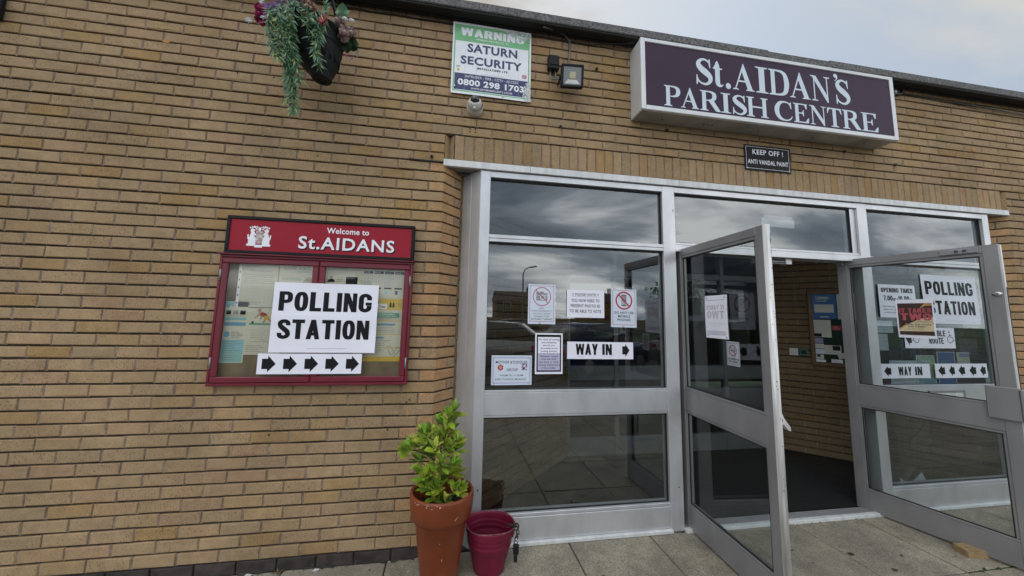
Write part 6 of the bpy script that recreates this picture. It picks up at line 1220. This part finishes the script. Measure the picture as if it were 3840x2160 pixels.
# wedge
WD = MB(); wf = F((3.487, -.535, .02), (.98, -.14, 0), (.1, .99, 0), (0, 0, 1))
P = [wf(0, 0, 0), wf(.30, .0, 0), wf(.30, .10, 0), wf(.02, .10, 0), wf(.0, .0, .042), wf(.14, .0, .042), wf(.30, .0, .008), wf(.30, .10, .008), wf(.14, .10, .042), wf(.02, .10, .042)]
WD.add(P, [(3, 2, 1, 0), (0, 1, 6, 5, 4), (4, 5, 8, 9), (5, 6, 7, 8), (1, 2, 7, 6), (2, 3, 9, 8, 7), (3, 0, 4, 9)], 0)
WD.poly(F(wf(.06, .05, .0428), wf.u, wf.v, wf.n), [(.012*math.cos(k*.785), .006*math.sin(k*.785)) for k in range(8)], 0, 1)
tag(WD.build('door_wedge', ['wood', 'pinwood'], loc=(3.6, -.5, .02)), 'raw wooden wedge jammed under the open right hand door', 'door wedge')
# small litter along the wall foot
for i, (x, y, s) in enumerate(((-1.16, -.03, .022), (-.78, -.035, .02), (-.35, -.02, .008))):
    mb = MB(); mb.poly(F((x, y, .008), (1, .2, 0), (-.2, 1, .3), (0, 0, 1)), [(-s, -s*.3), (s*.6, -s*.4), (s, .1*s), (-s*.4, s*.5)], 0, 0); mb.poly(F((x, y, .007), (1, .2, 0), (-.2, 1, .3), (0, 0, 1)), [(-s*.4, s*.5), (s, .1*s), (s*.6, -s*.4), (-s, -s*.3)], 0, 0)
    tag(mb.build('litter_scrap', ['lgrey'], loc=(x, y, 0)), ['pale scrap of litter by the plinth at the left end of the paving', 'pale litter scrap by the plinth under the notice board', 'tiny pale scrap at the wall foot beside the pot'][i], 'litter', 'litter along the wall foot')
mb = MB()
for k in range(9): leaf(mb, (-1.0+.01*rnd.uniform(-1, 1), -.03, .003), Vector((math.cos(k), math.sin(k)*.6-.3, .5)), (0, 0, 1), .03, .009, 0, n=2)
tag(mb.build('small_weed', ['orpw'], loc=(-1, -.03, 0)), 'tiny brown weed growing at the foot of the brick wall', 'weed')

# ------------------------------------------------------------------ the street side, seen in the glass
def car(label, x, y, rot, paint, s=1.):
    root = bpy.data.objects.new('parked_car', None); C.objects.link(root); ORG[root.name] = Vector(); tag(root, label, 'car', 'cars parked in front of the hall')
    def prof(pts, hw, inset, nm, mm, c=None):
        q = MB(); n = len(pts); secs = [(-hw, inset), (-hw*.93, 1), (hw*.93, 1), (hw, inset)]; P = []
        for yy, k in secs:
            cx = sum(p[0] for p in pts)/n; cz = sum(p[1] for p in pts)/n
            P += [(cx+(p[0]-cx)*k, yy, cz+(p[1]-cz)*k) for p in pts]
        fs = [(j*n+i, j*n+(i+1) % n, (j+1)*n+(i+1) % n, (j+1)*n+i) for j in range(3) for i in range(n)]+[tuple(range(n))[::-1], tuple(range(3*n, 4*n))]
        q.add(P, fs, 0, True); return q.build(nm, [mm], c or root)
    body = prof([(-2.1, .28), (-2.15, .6), (-2.0, .82), (-1.2, .93), (1.0, .95), (1.95, .92), (2.1, .7), (2.1, .3), (1.75, .2), (-1.8, .2)], .86, .94, 'body', paint)
    prof([(-1.25, .92), (-.45, 1.42), (.2, 1.5), (1.2, 1.44), (1.85, .94)], .74, .9, 'cabin', 'cgl')
    prof([(-.42, 1.435), (.2, 1.512), (1.15, 1.455), (1.1, 1.43), (.2, 1.485), (-.4, 1.41)], .70, .98, 'roof', paint)
    for wx in (-1.35, 1.3):
        for sy in (-1, 1):
            q = MB(); lathe_dir(q, (wx, sy*.70, .31), (0, sy, 0), [(.0, -.02), (.31, -.02), (.32, .05), (.31, .16), (.24, .17), (0, .16)], 24, 0); wl = q.build('wheel', ['tyre'], root)
            q = MB(); lathe_dir(q, (wx, sy*.70, .31), (0, sy, 0), [(.21, .165), (.2, .175), (.05, .18), (0, .185)], 20, 0); q.build('rim', ['alu_d'], wl)
    for sy in (-1, 1):
        q = MB(); q.box(F((-2.02, sy*.62, .66), (0, 1, 0), (.15, 0, 1), (-1, 0, .15)), -.16, .16, -.07, .07, -.1, .07, 0, .03); q.build('headlight', ['hl'], root)
        q = MB(); q.box(F((2.05, sy*.68, .74), (0, 1, 0), (0, 0, 1), (1, 0, 0)), -.12, .12, -.09, .09, -.1, .05, 0, .02); q.build('tail_light', ['red'], root)
    root.location = (x, y, -.12); root.rotation_euler = (0, 0, rot)
car('silver car parked at the left of the car park, mirrored in the window', 1.2, -9.5, R(20), 'cars')
car('dark blue car parked nose to the hall, mirrored in the window', 4.6, -8.6, R(150), 'carb')
car('dark red car parked farthest right in the car park', 9.2, -9.2, R(165), 'carr')
car('pale grey car standing far across the car park', 3.2, -17.0, R(5), 'cars')
def house(label, x, y, wall, wd=8, dp=7, h=4.7):
    root = bpy.data.objects.new('house', None); C.objects.link(root); ORG[root.name] = Vector(); tag(root, label, 'house', 'houses across the street'); root.location = (x, y, -.15)
    q = MB(); q.box(ID, -wd/2, wd/2, -dp/2, dp/2, 0, h, 0); q.build('wall', [wall], root)
    q = MB(); q.prism(F((0, 0, 0), (0, 1, 0), (0, 0, 1), (1, 0, 0)), [(-dp/2-.3, h), (dp/2+.3, h), (0, h+2.1)], -wd/2-.2, wd/2+.2, 0); rf = q.build('roof', ['tile'], root)
    q = MB(); q.box(ID, wd*.3-.35, wd*.3+.35, -.35, .35, h+1.7, h+3.1, 0); q.build('chimney', [wall], rf)
    for wx in (-2.4, 2.2):
        for z in (1.0, 3.2):
            q = MB(); q.box(ID, wx-.8, wx+.8, dp/2, dp/2+.05, z, z+1.3, 0); wn = q.build('window', ['signw'], root); q = MB(); q.box(ID, wx-.7, wx+.7, dp/2+.05, dp/2+.06, z+.1, z+1.2, 0); q.build('pane', ['cgl'], wn)
    q = MB(); q.box(ID, -.5, .5, dp/2, dp/2+.06, 0, 2.1, 0); q.build('door', ['maroon'], root)
house('red brick house across the street with a tiled roof and two rows of windows', 14, -74, 'housebrick', 9); house('orange rendered house across the street, right of the red brick one', 31, -70, 'rend', 8); house('red brick house across the street on the far left', -17, -58, 'housebrick', 9)
def tree(label, x, y, h, r):
    root = bpy.data.objects.new('street_tree', None); C.objects.link(root); ORG[root.name] = Vector(); root.location = (x, y, -.15); tag(root, label, 'tree', 'trees across the street')
    q = MB(); q.tube([(0, 0, 0), (.1, 0, h*.3), (0, .1, h*.75)], [.2, .14, .05], 8, 0)
    for k in range(6): a = k*1.05; q.tube([(.08, 0, h*.3+.1*k), (r*.6*math.cos(a), r*.6*math.sin(a), h*.5+.12*k)], [.07, .02], 6, 0)
    q.build('trunk', ['bark'], root); q = MB()
    cl = [(rv(.75), rnd.uniform(.25, .5)) for _ in range(16)]
    for k in range(1700):
        c, s = cl[k % 16]; p = Vector((c.x*r, c.y*r, h*.62+c.z*h*.32))+Vector((rnd.gauss(0, .45), rnd.gauss(0, .45), rnd.gauss(0, .4)))*s*r; leaf(q, p, rv(1)+Vector((0, 0, .05)), rv(1), .3, .16, 0, n=2)
    q.build('crown', ['tleaf'], root)
tree('broad bushy tree across the street, left of the red house', 1.5, -48, 3.6, 3.4); tree('low round tree across the street between the houses', 9.0, -46, 3.2, 2.6); tree('tall bushy tree at the right end of the street', 21, -26, 7, 3)
mb = MB(); mb.tube([(6.6, -30, -.1), (6.6, -30, 5.4), (6.75, -29.8, 5.8), (7.2, -29.5, 6.0)], [.09, .06, .05, .05], 10, 0); mb.box(F((7.3, -29.5, 6.0), (1, .3, .1), (0, 0, 1), (.3, -1, 0)), -.2, .45, -.06, .06, -.12, .12, 1, .03)
LPO = empty('street_lamp', (6.6, -30, -.1), 'tall grey street lamp at the edge of the car park', 'street lamp'); mb2 = MB(); mb2.v, mb2.f, mb2.m, mb2.sm = mb.v, mb.f, mb.m, mb.sm; mb2.build('post', ['galv', 'plas'], LPO)
mb = MB()
for k in range(22): mb.box(ID, -16+2.4*k, -16+2.4*k+2.3, -36.06, -36, -.1, 1.3, 0); mb.box(ID, -16.1+2.4*k, -16+2.4*k-.01, -36.1, -35.95, -.12, 1.4, 0)
tag(mb.build('garden_fence', ['wood'], loc=(0, -36, 0)), 'low wooden panel fence in front of the houses across the street', 'fence')
